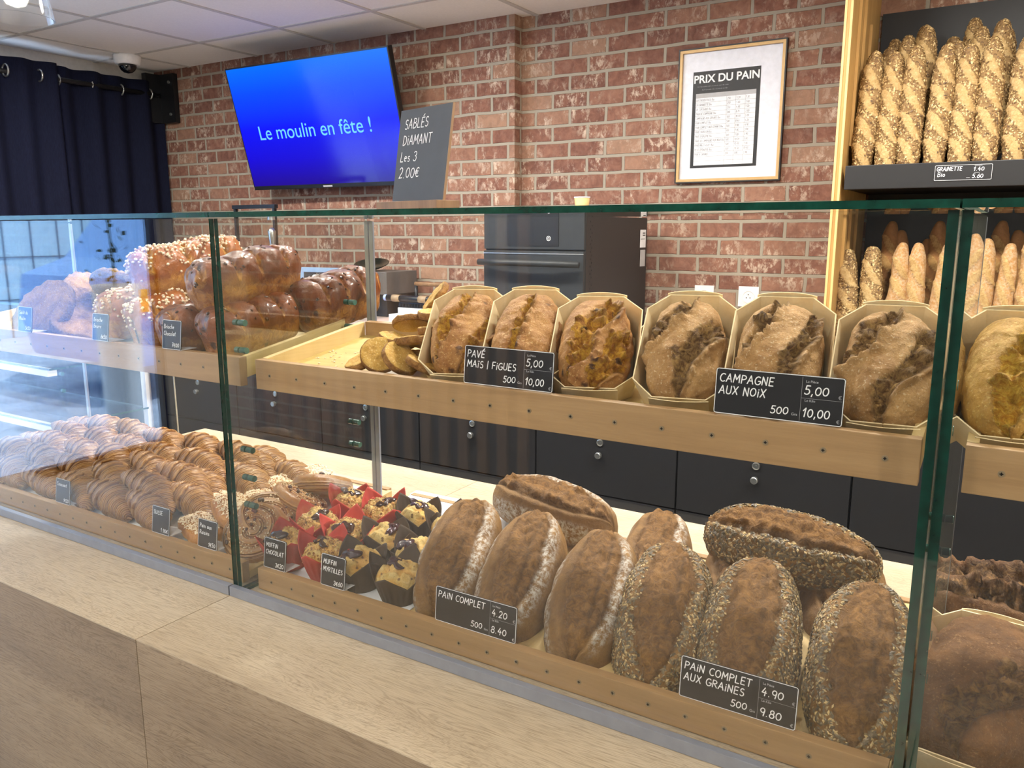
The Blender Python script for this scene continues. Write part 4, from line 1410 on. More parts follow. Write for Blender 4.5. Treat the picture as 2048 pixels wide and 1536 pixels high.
put_loaf(me, 'whole', -.355, 1.325, .915, .08, .15, 'wholemeal loaf lying underneath the crosswise seeded loaf, left side', 'seeded wholemeal loaves', H=.085)
me = loaf('seeded_loaf', .26, .125, .085, st_complet(.1, True), 25, pw=.40)
put_loaf(me, 'whole', -.185, 1.325, .918, .08, .05, 'wholemeal loaf lying underneath the crosswise seeded loaf, right side', 'seeded wholemeal loaves', H=.085)


# ------------------------------------------------------------------ poplar baskets with pavé and country loaves
def octo(w_, l, c, z):
    return [(-w_ / 2 + c, -l / 2, z), (w_ / 2 - c, -l / 2, z), (w_ / 2, -l / 2 + c, z), (w_ / 2, l / 2 - c, z), (w_ / 2 - c, l / 2, z), (-w_ / 2 + c, l / 2, z), (-w_ / 2, l / 2 - c, z), (-w_ / 2, -l / 2 + c, z)]


def basket_mesh(w_, l, h):
    bb = MB()
    th = .0016
    o0, o1 = octo(w_ * .84, l * .88, .022, 0), octo(w_, l, .030, h)
    i0, i1 = octo(w_ * .84 - 2 * th, l * .88 - 2 * th, .021, th), octo(w_ - 2 * th, l - 2 * th, .029, h)
    vs = o0 + o1 + i0 + i1
    fs = [tuple(range(7, -1, -1)), tuple(range(16, 24))]
    for k in range(8):
        q = (k + 1) % 8
        fs += [(k, q, 8 + q, 8 + k), (16 + k, 24 + k, 24 + q, 16 + q), (8 + k, 8 + q, 24 + q, 24 + k)]
    bb.add(vs, fs)
    return bb


BW, BL, BH = .130, .205, .058
bk_proto = {}


def end_flap(s, w_, l, h, lift):
    """overlapping strip of veneer at one end, slightly bowed"""
    bb = MB()
    n = 10
    for off, th in ((.0, .0012),):
        vs = []
        for i in range(n + 1):
            x = -w_ * .30 + w_ * .60 * i / n
            bow = .0035 * math.sin(PI * i / n)
            for yy, z in ((l / 2 * .94 + .0006, h * .35), (l / 2 + .0014 + bow, h + lift * math.sin(PI * i / n) ** .5)):
                vs.append((x, s * yy, z))
                vs.append((x, s * (yy + th), z))
        fs = []
        for i in range(n):
            a = i * 4
            fs += [(a, a + 2, a + 6, a + 4), (a + 1, a + 5, a + 7, a + 3), (a + 2, a + 3, a + 7, a + 6), (a, a + 4, a + 5, a + 1)]
        bb.add(vs, fs)
    return bb


def basket(xb, yb, zb, xt, yt, zt, label, w_=BW, l=None, h=BH, mat='poplar'):
    """rim runs from its lower end (xb,yb,zb) to its upper end (xt,yt,zt)"""
    d = Vector((xt - xb, yt - yb, zt - zb))
    yaw = math.atan2(-(xt - xb), yt - yb)
    tilt = math.atan2(zt - zb, math.hypot(xt - xb, yt - yb))
    e = lay(tilt, yaw)
    R = e.to_matrix()
    c = (Vector((xb, yb, zb)) + Vector((xt, yt, zt))) / 2 - R @ Vector((0, 0, h))
    l = l or d.length
    t = thing('wooden_basket', c, e, label=label, cat='basket', group='thin poplar wood loaf baskets')
    obj('box', basket_mesh(w_, l, h), M[mat], t)
    obj('end_flap', end_flap(1, w_, l, h, .003), M[mat], t)
    obj('end_flap', end_flap(-1, w_, l, h, .001), M[mat], t)
    return t, c, e, R


def in_basket(c, e, R, me, mat, label, group, lift=.004, dy=0.0, name='bread_loaf', h=0):
    return obj(name, me, M[mat], loc=c + R @ Vector((0, dy, lift)), rot=e, label=label, cat='bread', group=group)


bsk = [(-.716, .992, 1.283, -.780, 1.140, 1.402, 'wooden basket leftmost on the upper tray beside the biscuits'),
       (-.602, .992, 1.284, -.660, 1.140, 1.406, 'wooden basket second from the left, its foot behind the PAVÉ tag'),
       (-.487, .992, 1.285, -.541, 1.140, 1.400, 'wooden basket third from the left, right of the PAVÉ tag'),
       (-.358, .992, 1.284, -.392, 1.140, 1.408, 'wooden basket left of the CAMPAGNE tag, with a walnut loaf'),
       (-.238, .992, 1.284, -.262, 1.140, 1.411, 'wooden basket behind the CAMPAGNE tag, with a walnut loaf'),
       (-.112, .992, 1.281, -.126, 1.140, 1.406, 'wooden basket at the right end, against the glass joint'),
       (.020, .992, 1.281, .010, 1.140, 1.406, 'wooden basket past the right glass joint, cut by the photo edge')]
lv = [('corn', st_slashes(.55, (-.35, .75), .20), 'fig and maize loaf with a dark torn cut in the leftmost basket', 'maize and fig loaves'),
      ('corn', st_slashes(.35, (-.15,), .13), 'fig and maize loaf with one narrow cut in the second basket', 'maize and fig loaves'),
      ('corn', st_slashes(.75, (-.05, .8), .30), 'fig and maize loaf with the widest golden burst, in the third basket', 'maize and fig loaves'),
      ('noix', st_slashes(.75, (-.62, .38), .23), 'walnut country loaf with two deep grey cuts, left of the CAMPAGNE tag', 'walnut country loaves'),
      ('noix', st_slashes(.55, (-.52, .48), .15), 'walnut country loaf with a broad smooth middle band, behind the CAMPAGNE tag', 'walnut country loaves'),
      ('noix', st_slashes(.80, (-.58, .42), .20), 'walnut country loaf in the basket next to the right glass joint', 'walnut country loaves'),
      ('corn_yellow', st_slashes(.70, (.05, .9), .34), 'bright yellow maize loaf at the right edge of the photo', 'maize and fig loaves')]
for i, (bk, (mt, stl, lb, gp)) in enumerate(zip(bsk, lv)):
    t, c, e, R = basket(*bk)
    me = loaf('boxed_loaf', .176, .105, .086, stl, 51 + i * 3, nu=120, nv=120, pw=.34, sq=.72, base=.42)
    in_basket(c, e, R, me, mt, lb, gp, lift=.0025, dy=-.008)
# one more behind the gap between the two groups
t, c, e, R = basket(-.450, 1.178, 1.335, -.460, 1.300, 1.360, 'wooden basket lying behind, seen in the gap between the third and fourth', w_=.11, l=.15)
me = loaf('boxed_loaf', .135, .095, .10, st_slashes(.7, (0,), .2), 83, nu=50, nv=50, pw=.36, sq=.75, base=.42)
in_basket(c, e, R, me, 'darkloaf', 'dark reddish loaf behind, seen in the gap between the third and fourth baskets', 'dark crusted loaves')
# lower right corner, cut by the photo edge
t, c, e, R = basket(-.002, .966, .905, .028, 1.205, .985, 'grey white basket in the lower right corner with a big dark loaf', w_=.150, h=.065, mat='poplar')
me = loaf('boxed_loaf', .225, .136, .105, st_slashes(.9, (.45,), .26, 1.1), 91, nu=90, nv=90, pw=.32, sq=.72, base=.42)
in_basket(c, e, R, me, 'darkloaf', 'big dark brown loaf in the basket in the lower right corner', 'dark crusted loaves', lift=.0035)
me = loaf('torn_loaf', .20, .125, .10, st_slashes(.2, (-.3, .35), .26, 1.5), 97, nu=80, nv=80, pw=.4, base=.36)
put_loaf(me, 'darkloaf', .035, 1.345, .945, .05, PI / 2 + .05, 'torn dark loaf behind the basket in the lower right corner', 'dark crusted loaves', roll=-.5, H=.10)

# ------------------------------------------------------------------ diamond sablés
def disc_mesh(r, h, seed):
    big_ = r > .05
    prof = [(.001, 0), (r * .90, 0), (r * .975, h * .12), (r, h * .35), (r, h * .65), (r * .975, h * .88), (r * .93, h)] + [(r * q, h) for q in (.84, .75, .66, .57, .48, .39, .3, .2, .1)] + [(.001, h)]
    nv, vs = (72 if big_ else 40), []
    P = []
    for pr, pz in prof:
        for k in range(nv):
            t = 2 * PI * k / nv
            P.append((pr * math.cos(t), pr * math.sin(t), pz))
    P = np.array(P)
    n_ = fbm(P[:, 0], P[:, 1], P[:, 2], 120, 3, seed)
    rr = np.hypot(P[:, 0], P[:, 1])
    k = 1 + n_ * .035 * (rr > r * .5)
    P[:, 0] *= k
    P[:, 1] *= k
    P[:, 2] += n_ * (.0045 if big_ else .0016) * (P[:, 2] > h * .5)
    P[:, 2] -= P[:, 2].min()
    edge = np.repeat([0, .1, .8, 1, 1, .8, .15] + [0] * 10, nv)
    z = np.zeros(len(P))
    return grid_mesh('biscuit', P, {'slash': edge, 'dark': z, 'flour': z, 'seed': z}, len(prof), nv)


ck = [disc_mesh(.033, .013, s_) for s_ in (1, 2, 3)]
cks = [  # x, y, z(base centre), tiltx, tilty, label
    (-.905, 1.005, 1.262, .35, -.25, 'diamond biscuit lying at the far left foot of the biscuit heap'),
    (-.868, .990, 1.264, .95, .15, 'biscuit standing tilted at the front left of the heap, sugary face forward'),
    (-.822, .985, 1.264, .80, .10, 'biscuit leaning at the front of the heap, its broad golden face forward'),
    (-.775, .995, 1.262, .45, .05, 'biscuit at the foot of the heap half hidden by the leftmost basket'),
    (-.868, 1.045, 1.299, .18, -.22, 'biscuit resting edge on above the front pair at the left of the heap'),
    (-.818, 1.030, 1.301, .22, .12, 'biscuit lying flat above the front pair, right side of the heap'),
    (-.800, 1.075, 1.322, .15, .12, 'flat biscuit in the middle of the heap touching the leftmost basket'),
    (-.875, 1.095, 1.318, .25, -.40, 'biscuit propped slantwise at the upper left of the heap'),
    (-.830, 1.115, 1.345, .05, .05, 'flat biscuit on the upper part of the heap with a pale top'),
    (-.862, 1.155, 1.352, .55, -.75, 'biscuit standing steeply as the topmost of the heap'),
    (-.815, 1.170, 1.352, .30, -.10, 'biscuit behind the topmost one, beside the leftmost basket'),
    (-.830, 1.060, 1.272, .15, .05, 'biscuit buried at the bottom of the heap'),
    (-.850, 1.125, 1.283, .15, .05, 'biscuit buried in the middle of the heap'),
    (-.805, 1.115, 1.300, .15, .05, 'biscuit buried near the basket side of the heap'),
    (-.845, 1.150, 1.325, .12, -.10, 'biscuit under the topmost ones at the back of the heap'),
]
for i, (x, y, z, tx, ty, lb) in enumerate(cks):
    x -= .022
    z += .010 + .030 * max(math.sin(abs(tx)), math.sin(abs(ty)))
    obj('biscuit', ck[i % 3], M['sable'], loc=(x, y + .02 * math.sin(tx) + .012, z - .006), rot=(tx, ty, i * .7), label=lb, cat='biscuit', group='diamond sablé biscuits')
bb = MB()
rng = random.Random(5)
for k in range(60):
    x, y = rng.gauss(-1.04, .05), rng.uniform(.985, 1.16)
    r_ = rng.uniform(.0006, .0016)
    bb.box(x - r_, x + r_, y - r_, y + r_, ufloor(y) + .0005, ufloor(y) + .0005 + r_)
obj('biscuit_crumbs', bb, M['sugar'], label='scattered biscuit crumbs on the empty part of the upper tray', cat='crumbs', kind='stuff')


# ------------------------------------------------------------------ brioches
def brioche_mesh(L, W, H, lobes, seed, plait=.5):
    nu, nv = 80, 64
    u = np.linspace(.003, .997, nu)
    bb_ = -np.cos(u * PI)
    prof = np.clip(1 - np.abs(bb_) ** 6, 0, 1) ** .4
    v = np.linspace(0, 2 * PI, nv, endpoint=False)
    B = np.repeat(bb_, nv)
    PR = np.repeat(prof, nv)
    ca, sa = np.tile(spow(np.cos(v), .62), nu), np.tile(spow(np.sin(v), .62), nu)
    up = smooth(-.1, .75, sa)
    taper = 1 - .13 * smooth(.2, -1, sa)
    n0 = fbm(W / 2 * ca, L / 2 * B, H / 2 * sa, 12, 2, seed + 9)
    over = 1 + .07 * smooth(.0, .25, sa) * smooth(1.0, .3, sa)
    ph = B * lobes * PI / 2 + np.abs(ca) * plait * 1.9 + .35 * n0 + seed
    lob = np.abs(np.cos(ph))
    X = W / 2 * ca * PR * taper * over
    Y = L / 2 * B * (1 + .03 * up)
    Z = np.where(sa > 0, H * .5 * sa, H * .5 * sa)
    n1 = fbm(X, Y, Z, 18, 3, seed)
    n2 = fbm(X, Y, Z, 80, 3, seed + 2)
    bul = up * PR * H * (.13 - .17 * np.exp(-(lob / .22) ** 2) * smooth(0, .4, up) + .06 * lob)
    Z = Z * (.6 + .4 * PR) + bul + n1 * .0045 + n2 * .0022 + H * .5
    X = X + ca * n1 * .004 + ca * n2 * .002
    Y = Y + np.sign(B) * smooth(.8, 1, np.abs(B)) * n1 * .008
    Z = np.maximum(Z, 0)
    groove = up * smooth(.45, .1, lob)
    side = smooth(.25, -.15, sa)
    P = np.stack([X, Y, Z], 1)
    return grid_mesh('brioche', P, {'slash': np.clip(groove * .8 + side * .65 + .25 * smooth(.1, .5, n1), 0, 1), 'dark': np.clip(up * smooth(.7, 1, lob) * .25, 0, 1), 'flour': B * 0, 'seed': up * smooth(.05, .3, up)}, nu, nv)


def brioche(x, y, z, L, W, H, lobes, seed, kind, label, yaw=0.0, tilt=None, roll=0.0):
    me = brioche_mesh(L, W, H, lobes, seed)
    e = lay(math.atan(USL) if tilt is None else tilt, yaw, roll)
    o = obj('brioche', me, M['brioche' if kind == 'sugar' else 'brioche_choc'], loc=(x, y, z), rot=e, label=label, cat='brioche', group='sugar brioches' if kind == 'sugar' else 'chocolate chip brioches')
    if kind == 'sugar':
        obj('pearl_sugar', scatter('pearl_sugar', me, 330, (.0032, .003, .0028), rnd=int(seed * 7), ball=True, sink=.3), M['sugar'], o, kind='stuff')
    else:
        obj('chocolate_chips', scatter('chocolate_chips', me, 46, (.0042, .0032, .0014), rnd=int(seed * 7), ball=True, sink=.5), M['choc'], o, kind='stuff')
    return o


brioche(-1.272, 1.085, ufloor(1.085) + .001, .20, .108, .086, 4, 1.3, 'choc', 'chocolate chip brioche front right on the upper tray beside the glass joint')
brioche(-1.235, 1.292, ufloor(1.292) + .001, .20, .112, .096, 4, 2.1, 'choc', 'chocolate chip brioche behind, at the right rear next to the empty tray')
brioche(-1.392, 1.090, ufloor(1.090) + .001, .22, .108, .084, 4, 3.4, 'choc', 'chocolate chip brioche behind the Brioche chocolat tag')
brioche(-1.520, 1.115, ufloor(1.115) + .001, .24, .112, .090, 3, 4.2, 'sugar', 'sugar topped brioche at the bottom, left of the Brioche chocolat tag')
brioche(-1.665, 1.140, ufloor(1.140) + .001, .23, .112, .092, 3, 5.6, 'sugar', 'sugar topped brioche at the bottom, behind the Brioche Beurre tag')
brioche(-1.318, 1.120, ufloor(1.120) + .084, .235, .112, .088, 4, 6.8, 'choc', 'glossy dark chocolate chip brioche on top of the pile, crossed by the glass joint', yaw=-.06)
brioche(-1.560, 1.165, ufloor(1.165) + .090, .255, .108, .092, 3, 7.9, 'sugar', 'sugar topped brioche on top of the pile, left of the glossy dark one', yaw=-.05)

# big flat biscuits left of the brioches
big = [disc_mesh(.085, .024, 8), disc_mesh(.085, .026, 9)]
for i, (x, y, z, tx, ty, lb) in enumerate([
        (-1.92, 1.015, 1.275, .95, .2, 'round shortbread standing behind the leftmost tag'),
        (-1.83, 1.06, 1.262, .35, .15, 'round shortbread lying at the front between the tags'),
        (-1.95, 1.15, 1.300, .75, -.3, 'round shortbread leaning behind the front ones at left'),
        (-1.86, 1.17, 1.320, .65, .3, 'round shortbread leaning with its cracked face forward, left of the sugar brioche'),
        (-1.79, 1.27, 1.315, .12, 0, 'round shortbread lying under the topmost one, left of the sugar brioche'),
        (-1.80, 1.27, 1.362, .10, .03, 'round shortbread lying flat as the topmost, left of the sugar brioche'),
        (-2.06, 1.12, 1.285, .3, .2, 'round shortbread farthest left on the upper tray')]):
    obj('shortbread', big[i % 2], M['galette'], loc=(x, y + .02, z + .05 * math.sin(abs(tx)) - .01), rot=(tx, ty, i), label=lb, cat='biscuit', group='big round shortbreads')


# ------------------------------------------------------------------ croissants
def croissant_mesh(L, R, bend, seed):
    nu, nv = 130, 36
    t = np.linspace(.004, .996, nu)
    T = np.repeat(t, nv)
    v = np.tile(np.linspace(0, 2 * PI, nv, endpoint=False), nu)
    seg = 3.5
    m_ = np.abs(T - .5) * 2                      # 0 middle .. 1 tips
    ph = (1 - m_) * seg + .10 * np.sin(v + seed) + .06 * np.sin(2 * v)
    saw = ph - np.floor(ph)
    rad = R * (np.clip(1 - m_ ** 1.7, 0, 1) ** .62) * (1.0 - .20 * (1 - saw)) + .002
    cx = L / 2 * (2 * T - 1)
    cy = -bend * (2 * T - 1) ** 2
    ang = np.arctan2(-4 * bend * (2 * T - 1), L)
    ru = rad * np.cos(v)
    X = cx - ru * np.sin(ang)
    Y = cy + ru * np.cos(ang)
    Z = rad * np.sin(v) * .92
    Z = np.maximum(Z, -R * .62)
    n1 = fbm(X, Y, Z, 26, 3, seed)
    X += n1 * .002
    Y += n1 * .003
    Z = Z + R * .62 + n1 * .003 * (Z > -R * .5)
    fine = .5 + .5 * np.sin(ph * 2 * PI * 4.2 + n1 * 2.5)
    rid = np.clip(.30 + .45 * fine * smooth(0, .3, saw) + .25 * (1 - saw) + n1 * .3 - .25 * smooth(.8, 1, saw), 0, 1)
    Z = Z + (fine - .5) * .0012
    return grid_mesh('croissant', np.stack([X, Y, Z], 1), {'ridge': saw, 'ph': ph}, nu, nv)


cr = [croissant_mesh(.196, .037, .020, 1.0), croissant_mesh(.186, .039, .014, 4.0), croissant_mesh(.200, .036, .026, 8.0)]
rng = random.Random(12)
ROWN = ['front', 'second', 'third', 'fourth', 'fifth']
ORD = ['nearest the pain suisse end', 'second from the pain suisse end', 'third from the pain suisse end', 'fourth from the pain suisse end', 'fifth from the pain suisse end', 'farthest left']
k = 0
for r in range(5):
    y = 1.008 + .071 * r
    for c in range(6):
        x = -1.535 - .135 * c + (.05 if r % 2 else 0) + rng.uniform(-.008, .008)
        if r == 0 and c == 0:
            x = -1.545
        obj('croissant', cr[k % 3], M['croissant'], loc=(x, y + rng.uniform(-.006, .006), lfloor(y) + .012), rot=(.10 + rng.uniform(-.06, .06), rng.uniform(.14, .26), -.14 + rng.uniform(-.15, .15)),
            label='croissant in the bottom layer, %s row from the glass, %s' % (ROWN[r], ORD[c]), cat='croissant', group='croissants on the lower tray')
        k += 1
for r in range(4):
    y = 1.050 + .073 * r
    for c in range(5):
        x = -1.600 - .136 * c + (.04 if r % 2 else 0) + rng.uniform(-.01, .01)
        obj('croissant', cr[k % 3], M['croissant'], loc=(x, y, lfloor(y) + .032), rot=(.12 + rng.uniform(-.1, .1), rng.uniform(.18, .36), -.18 + rng.uniform(-.2, .2)),
            label='croissant in the top layer, %s row from the glass, %s' % (ROWN[r], ORD[c]), cat='croissant', group='croissants on the lower tray')
        k += 1
for i, (x, y, dz, yw, lb) in enumerate([(-1.475, 1.225, .004, -.2, 'croissant nearest the glass joint at the back, beside the sugared pastries'),
                                        (-1.55, 1.335, .004, -.1, 'croissant lying last at the back near the deck, right end of the heap'),
                                        (-1.41, 1.300, .004, -.3, 'croissant behind the glass joint, right of all others')]):
    obj('croissant', cr[i % 3], M['croissant'], loc=(x, y, lfloor(y) + dz), rot=(.1, 0, yw), label=lb, cat='croissant', group='croissants on the lower tray')


# ------------------------------------------------------------------ sugared suisse pastries and raisin pastries
def pillow_mesh(L, W, H, seed):
    def f(a, b, top, n1, n2, cz):
        fold = np.exp(-((a - .35 - n1 * .1) / .05) ** 2) * top
        return {'d': n2 * .002 + n1 * .003 - fold * .003, 'slash': smooth(.3, -.4, cz) * .7, 'dark': fold * .5, 'seed': top * smooth(.95, .7, np.abs(b)) * smooth(.95, .75, np.abs(a))}
    return loaf('pastry', L, W, H, f, seed, nu=48, nv=44, pw=.22, sq=.55, base=.4)


pw_ = [pillow_mesh(.125, .075, .034, 3), pillow_mesh(.125, .078, .036, 6)]
pg = [scatter('sugar_grains', q, 900, (.0016, .0014, .0013), rnd=i, ball=False, tone=(.6, 1)) for i, q in enumerate(pw_)]
for i, (x, y, dz, yw, tx, lb) in enumerate([
        (-1.385, 1.010, .003, 1.35, .10, 'sugared suisse pastry in front behind the SUISSE tag'),
        (-1.335, 1.060, .030, 1.15, .20, 'sugared suisse pastry lying on the front one, left of the raisin pastry'),
        (-1.440, 1.105, .004, 1.30, .10, 'sugared suisse pastry in the middle row beside the croissants'),
        (-1.345, 1.150, .006, 1.20, .10, 'sugared suisse pastry in the middle seen through the glass joint'),
        (-1.380, 1.235, .006, 1.25, .10, 'sugared suisse pastry second from the back of its row'),
        (-1.345, 1.315, .006, 1.20, .08, 'sugared suisse pastry at the back of its row, near the deck')]):
    o = obj('suisse_pastry', pw_[i % 2], M['danish'], loc=(x, y, lfloor(y) + dz), rot=lay(tx, yw), label=lb, cat='pastry', group='sugared suisse pastries')
    obj('sugar_grains', pg[i % 2], M['sugar'], o, kind='stuff')


def swirl_mesh(seed):
    """raisin roll: coiled band seen as spiral ridges on a thick round"""
    nr, nt = 40, 72
    vs, rid = [], []
    prof = [(r, .034) for r in np.linspace(.001, .85, nr - 8)] + [(.92, .032), (.97, .027), (1, .020), (1, .012), (.97, .005), (.9, 0), (.5, 0), (.001, 0)]
    for r, z in prof:
        for k in range(nt):
            t = 2 * PI * k / nt
            sp_ = (r * 3.1 - t / (2 * PI)) % 1.0
            hz = (.006 * abs(math.sin(sp_ * PI)) - .003) if z > .03 else 0
            rr = .066 * r * (1 + .03 * math.sin(2 * t + seed))
            vs.append((rr * math.cos(t), rr * math.sin(t), z + hz + .003 * (1 - r)))
            rid.append(min(1, max(0, abs(math.sin(sp_ * PI)) * .9 if z > .03 else .3 + .5 * (math.sin(z * 1400) > 0))))
    P = np.array(vs)
    P[:, 2] = np.maximum(P[:, 2], 0)
    sd = np.repeat([1.0 if z > .03 and r < .85 else 0 for r, z in prof], nt)
    return grid_mesh('raisin_roll', P, {'ridge': np.array(rid), 'ph': np.array(rid) * .35, 'seed': sd}, len(prof), nt)


sw = swirl_mesh(1.0)
sr = scatter('raisins', sw, 12, (.0042, .0036, .0026), rnd=3, ball=True)
sg = scatter('sugar_grains', sw, 200, (.0014, .0012, .0011), rnd=4, tone=(.5, 1))
for i, (x, y, dz, tx, ty, lb) in enumerate([
        (-1.228, 1.030, .004, .70, .25, 'raisin roll leaning at the front, by the glass joint behind the Pain aux Raisins tag'),
        (-1.245, 1.070, .010, .60, .20, 'raisin roll leaning second from the front behind the glass joint'),
        (-1.250, 1.150, .010, .50, .20, 'raisin roll third from the front behind the glass joint'),
        (-1.255, 1.230, .010, .45, .20, 'raisin roll fourth from the front behind the glass joint')]):
    o = obj('raisin_roll', sw, M['croissant'], loc=(x, y, lfloor(y) + dz + .02), rot=(tx, ty, i * 1.1), label=lb, cat='pastry', group='raisin rolls')
    obj('raisins', sr, M['raisin'], o, kind='stuff')
    obj('sugar_grains', sg, M['sugar'], o, kind='stuff')


# ------------------------------------------------------------------ muffins in tulip paper cases
def tulip_mesh(seed, rb=.031, rt=.047, h=.044, peak=.034):
    nt, nz = 96, 14
    rng_ = random.Random(seed)
    kk = [rng_.uniform(.75, 1.2) for _ in range(4)]
    bb = MB()
    for inner in (0, 1):
        pass
    vs, fs = [], []
    for side in (0, 1):
        off = .0009 * side
        for j in range(nz + 1):
            v = j / nz
            for i in range(nt):
                t = 2 * PI * i / nt
                q = (t / (PI / 2)) % 1.0
                tri = 1 - abs(2 * q - 1)                       # 0 at folds, 1 at corner
                pk = peak * kk[int(t / (PI / 2)) % 4]
                top = h + pk * (tri ** .85) - .006
                z = v * top
                flat = 1 - .06 * (1 - tri) * smooth(0, 1, np.array(v))
                r = (rb + (rt - rb) * min(1, z / h) + .010 * max(0, z - h) / peak + .0012 * math.sin(24 * t) * v * (1 - v) * 3) * float(flat) - off
                vs.append((r * math.cos(t), r * math.sin(t), z + off))
    for side in (0, 1):
        o = side * (nz + 1) * nt
        for j in range(nz):
            for i in range(nt):
                a, b_ = o + j * nt + i, o + j * nt + (i + 1) % nt
                fs.append((a, b_, b_ + nt, a + nt) if side == 0 else (a, a + nt, b_ + nt, b_))
    o2 = (nz + 1) * nt
    for i in range(nt):
        a, b_ = nz * nt + i, nz * nt + (i + 1) % nt
        fs.append((a, b_, o2 + b_, o2 + a))
    fs.append(tuple(range(nt - 1, -1, -1)))
    fs.append(tuple(range(o2, o2 + nt)))
    bb.add(vs, fs)
    return bb.mesh('paper_case')


def dome_mesh(seed, r=.041, h=.030, z0=.036):
    nr, nt = 26, 44
    P, top = [], []
    for j in range(nr):
        a = (j / (nr - 1)) * PI * .5
        for i in range(nt):
            t = 2 * PI * i / nt
            P.append((r * math.sin(a) * math.cos(t) + 1e-5 * math.cos(t), r * math.sin(a) * math.sin(t) + 1e-5 * math.sin(t), z0 + h * math.cos(a)))
    P = np.array(P)
    n1 = fbm(P[:, 0], P[:, 1], P[:, 2], 45, 3, seed)
    n2 = fbm(P[:, 0], P[:, 1], P[:, 2], 130, 2, seed + 1)
    rr = np.hypot(P[:, 0], P[:, 1])
    P[:, 2] += (n1 * .010 + n2 * .003) * smooth(r, r * .75, rr)
    z = np.zeros(len(P))
    return grid_mesh('muffin_top', P[::-1].copy(), {'slash': np.clip(n1[::-1] + .5, 0, 1), 'dark': z, 'flour': z, 'seed': np.ones(len(P))}, nr, nt)


def blob_mesh(seed, r=.0175):
    nr, nt = 14, 28
    P = []
    for j in range(nr):
        a = (j / (nr - 1)) * PI * .96 + .02
        for i in range(nt):
            t = 2 * PI * i / nt
            w_ = r * (1 + .28 * math.sin(2 * t + seed) + .20 * math.sin(3 * t + 2 * seed) + .16 * math.sin(5 * t + seed))
            P.append((w_ * math.sin(a) * math.cos(t), w_ * math.sin(a) * math.sin(t), (.0058 + .002 * math.sin(3 * t + seed)) * math.cos(a)))
    return grid_mesh('filling', np.array(P)[::-1].copy(), {}, nr, nt)


tul = [tulip_mesh(s_) for s_ in (1, 2)]
dom = [dome_mesh(2), dome_mesh(7)]
crm = [scatter('praline_crumbs', q, 420, (.0022, .0018, .0014), rnd=i, tone=(0, 1)) for i, q in enumerate(dom)]
blb = [blob_mesh(1.0), blob_mesh(2.6)]


def muffin(x, y, kind, i, label, rz, tilt=.12):
    z = lfloor(y) + .0025
    t = thing('muffin', (x, y, z), (tilt, -.03, rz), label=label, cat='muffin', group='chocolate muffins in red cases' if kind == 'red' else 'blueberry muffins in dark cases')
    obj('paper_case', tul[i % 2], M['red_paper' if kind == 'red' else 'brown_paper'], t, smooth=True)
    d = obj('muffin_top', dom[i % 2], M['muffin'], t)
    if kind == 'red':
        obj('praline_crumbs', crm[i % 2], M['crumbs'], d, kind='stuff')
    obj('filling', blb[i % 2], M['choc' if kind == 'red' else 'jam'], d, loc=(-.014 + .012 * (i % 3), -.012 + .010 * ((i * 2) % 3), .0640), rot=(.18, -.16 + .1 * (i % 3), i * 2.1))
    return t


for i, (x, y, rz, lb) in enumerate([(-1.118, 1.008, .2, 'muffin in a red paper case, front left by the glass joint'), (-1.027, 1.010, .9, 'muffin in a red paper case behind the MUFFIN CHOCOLAT tag, front right'),
                                    (-1.135, 1.100, .5, 'muffin in a red paper case, left of the middle row'), (-1.050, 1.092, 1.2, 'muffin in a red paper case, right of the middle row'),
                                    (-1.140, 1.205, .9, 'muffin in a red paper case, left at the back below the raisin rolls'), (-1.052, 1.200, .4, 'muffin in a red paper case, right at the back with a glossy chocolate blob')]):
    muffin(x, y, 'red', i, lb, rz)
for i, (x, y, rz, lb) in enumerate([(-.940, 1.012, .3, 'blueberry muffin in a dark case, front left behind the MUFFIN MYRTILLES tag'), (-.850, 1.006, 1.0, 'blueberry muffin in a dark case, front right beside the floury loaf'),
                                    (-.962, 1.108, .8, 'blueberry muffin in a dark case, left of the middle row'), (-.872, 1.088, .4, 'blueberry muffin in a dark case, right of the middle row, touching the loaf'),
                                    (-.968, 1.215, .6, 'blueberry muffin in a dark case, left at the back with shiny jam'), (-.880, 1.200, 1.1, 'blueberry muffin in a dark case, right at the back, half behind the loaf')]):
    muffin(x, y, 'dark', i, lb, rz)

# ------------------------------------------------------------------ baguette shelves at the right
t = thing('bread_shelf', (-.53, 2.90, 0), label='pine sided bread shelving with black shelves against the brick wall at right', cat='shelving')
obj('side_panel', MB().box(-.012, .012, .0, .545, 0, 2.475), M['pine'], t)
bb = MB()
obj('ply_edge', MB().box(-.0125, -.005, -.004, -.0002, 0, 2.47).box(.005, .0125, -.004, -.0002, 0, 2.47), plain('pale_pine_edge', lin(214, 180, 118), .5), t)
for yy in (.10, .20, .33):
    for z0, z1 in ((.2, 1.02), (1.12, 1.60), (1.78, 2.36 - .15 * (yy > .25))):
        obj('slat', MB().box(.0125, .022, yy, yy + .022, z0, z1), M['pine'], t)
for z0 in (1.15, 1.82):
    bb = MB()
    bb.add([(.013, .115, z0 + .35), (.013, .13, z0 + .35), (.013, .205, z0), (.013, .19, z0), (.02, .115, z0 + .35), (.02, .13, z0 + .35), (.02, .205, z0), (.02, .19, z0)],
           [(0, 1, 2, 3), (7, 6, 5, 4), (0, 4, 5, 1), (1, 5, 6, 2), (2, 6, 7, 3), (3, 7, 4, 0)])
    obj('brace', bb, M['pine'], t)
obj('back_panel', MB().box(.0225, 1.60, .53, .546, .95, 2.285), M['charcoal'], t)
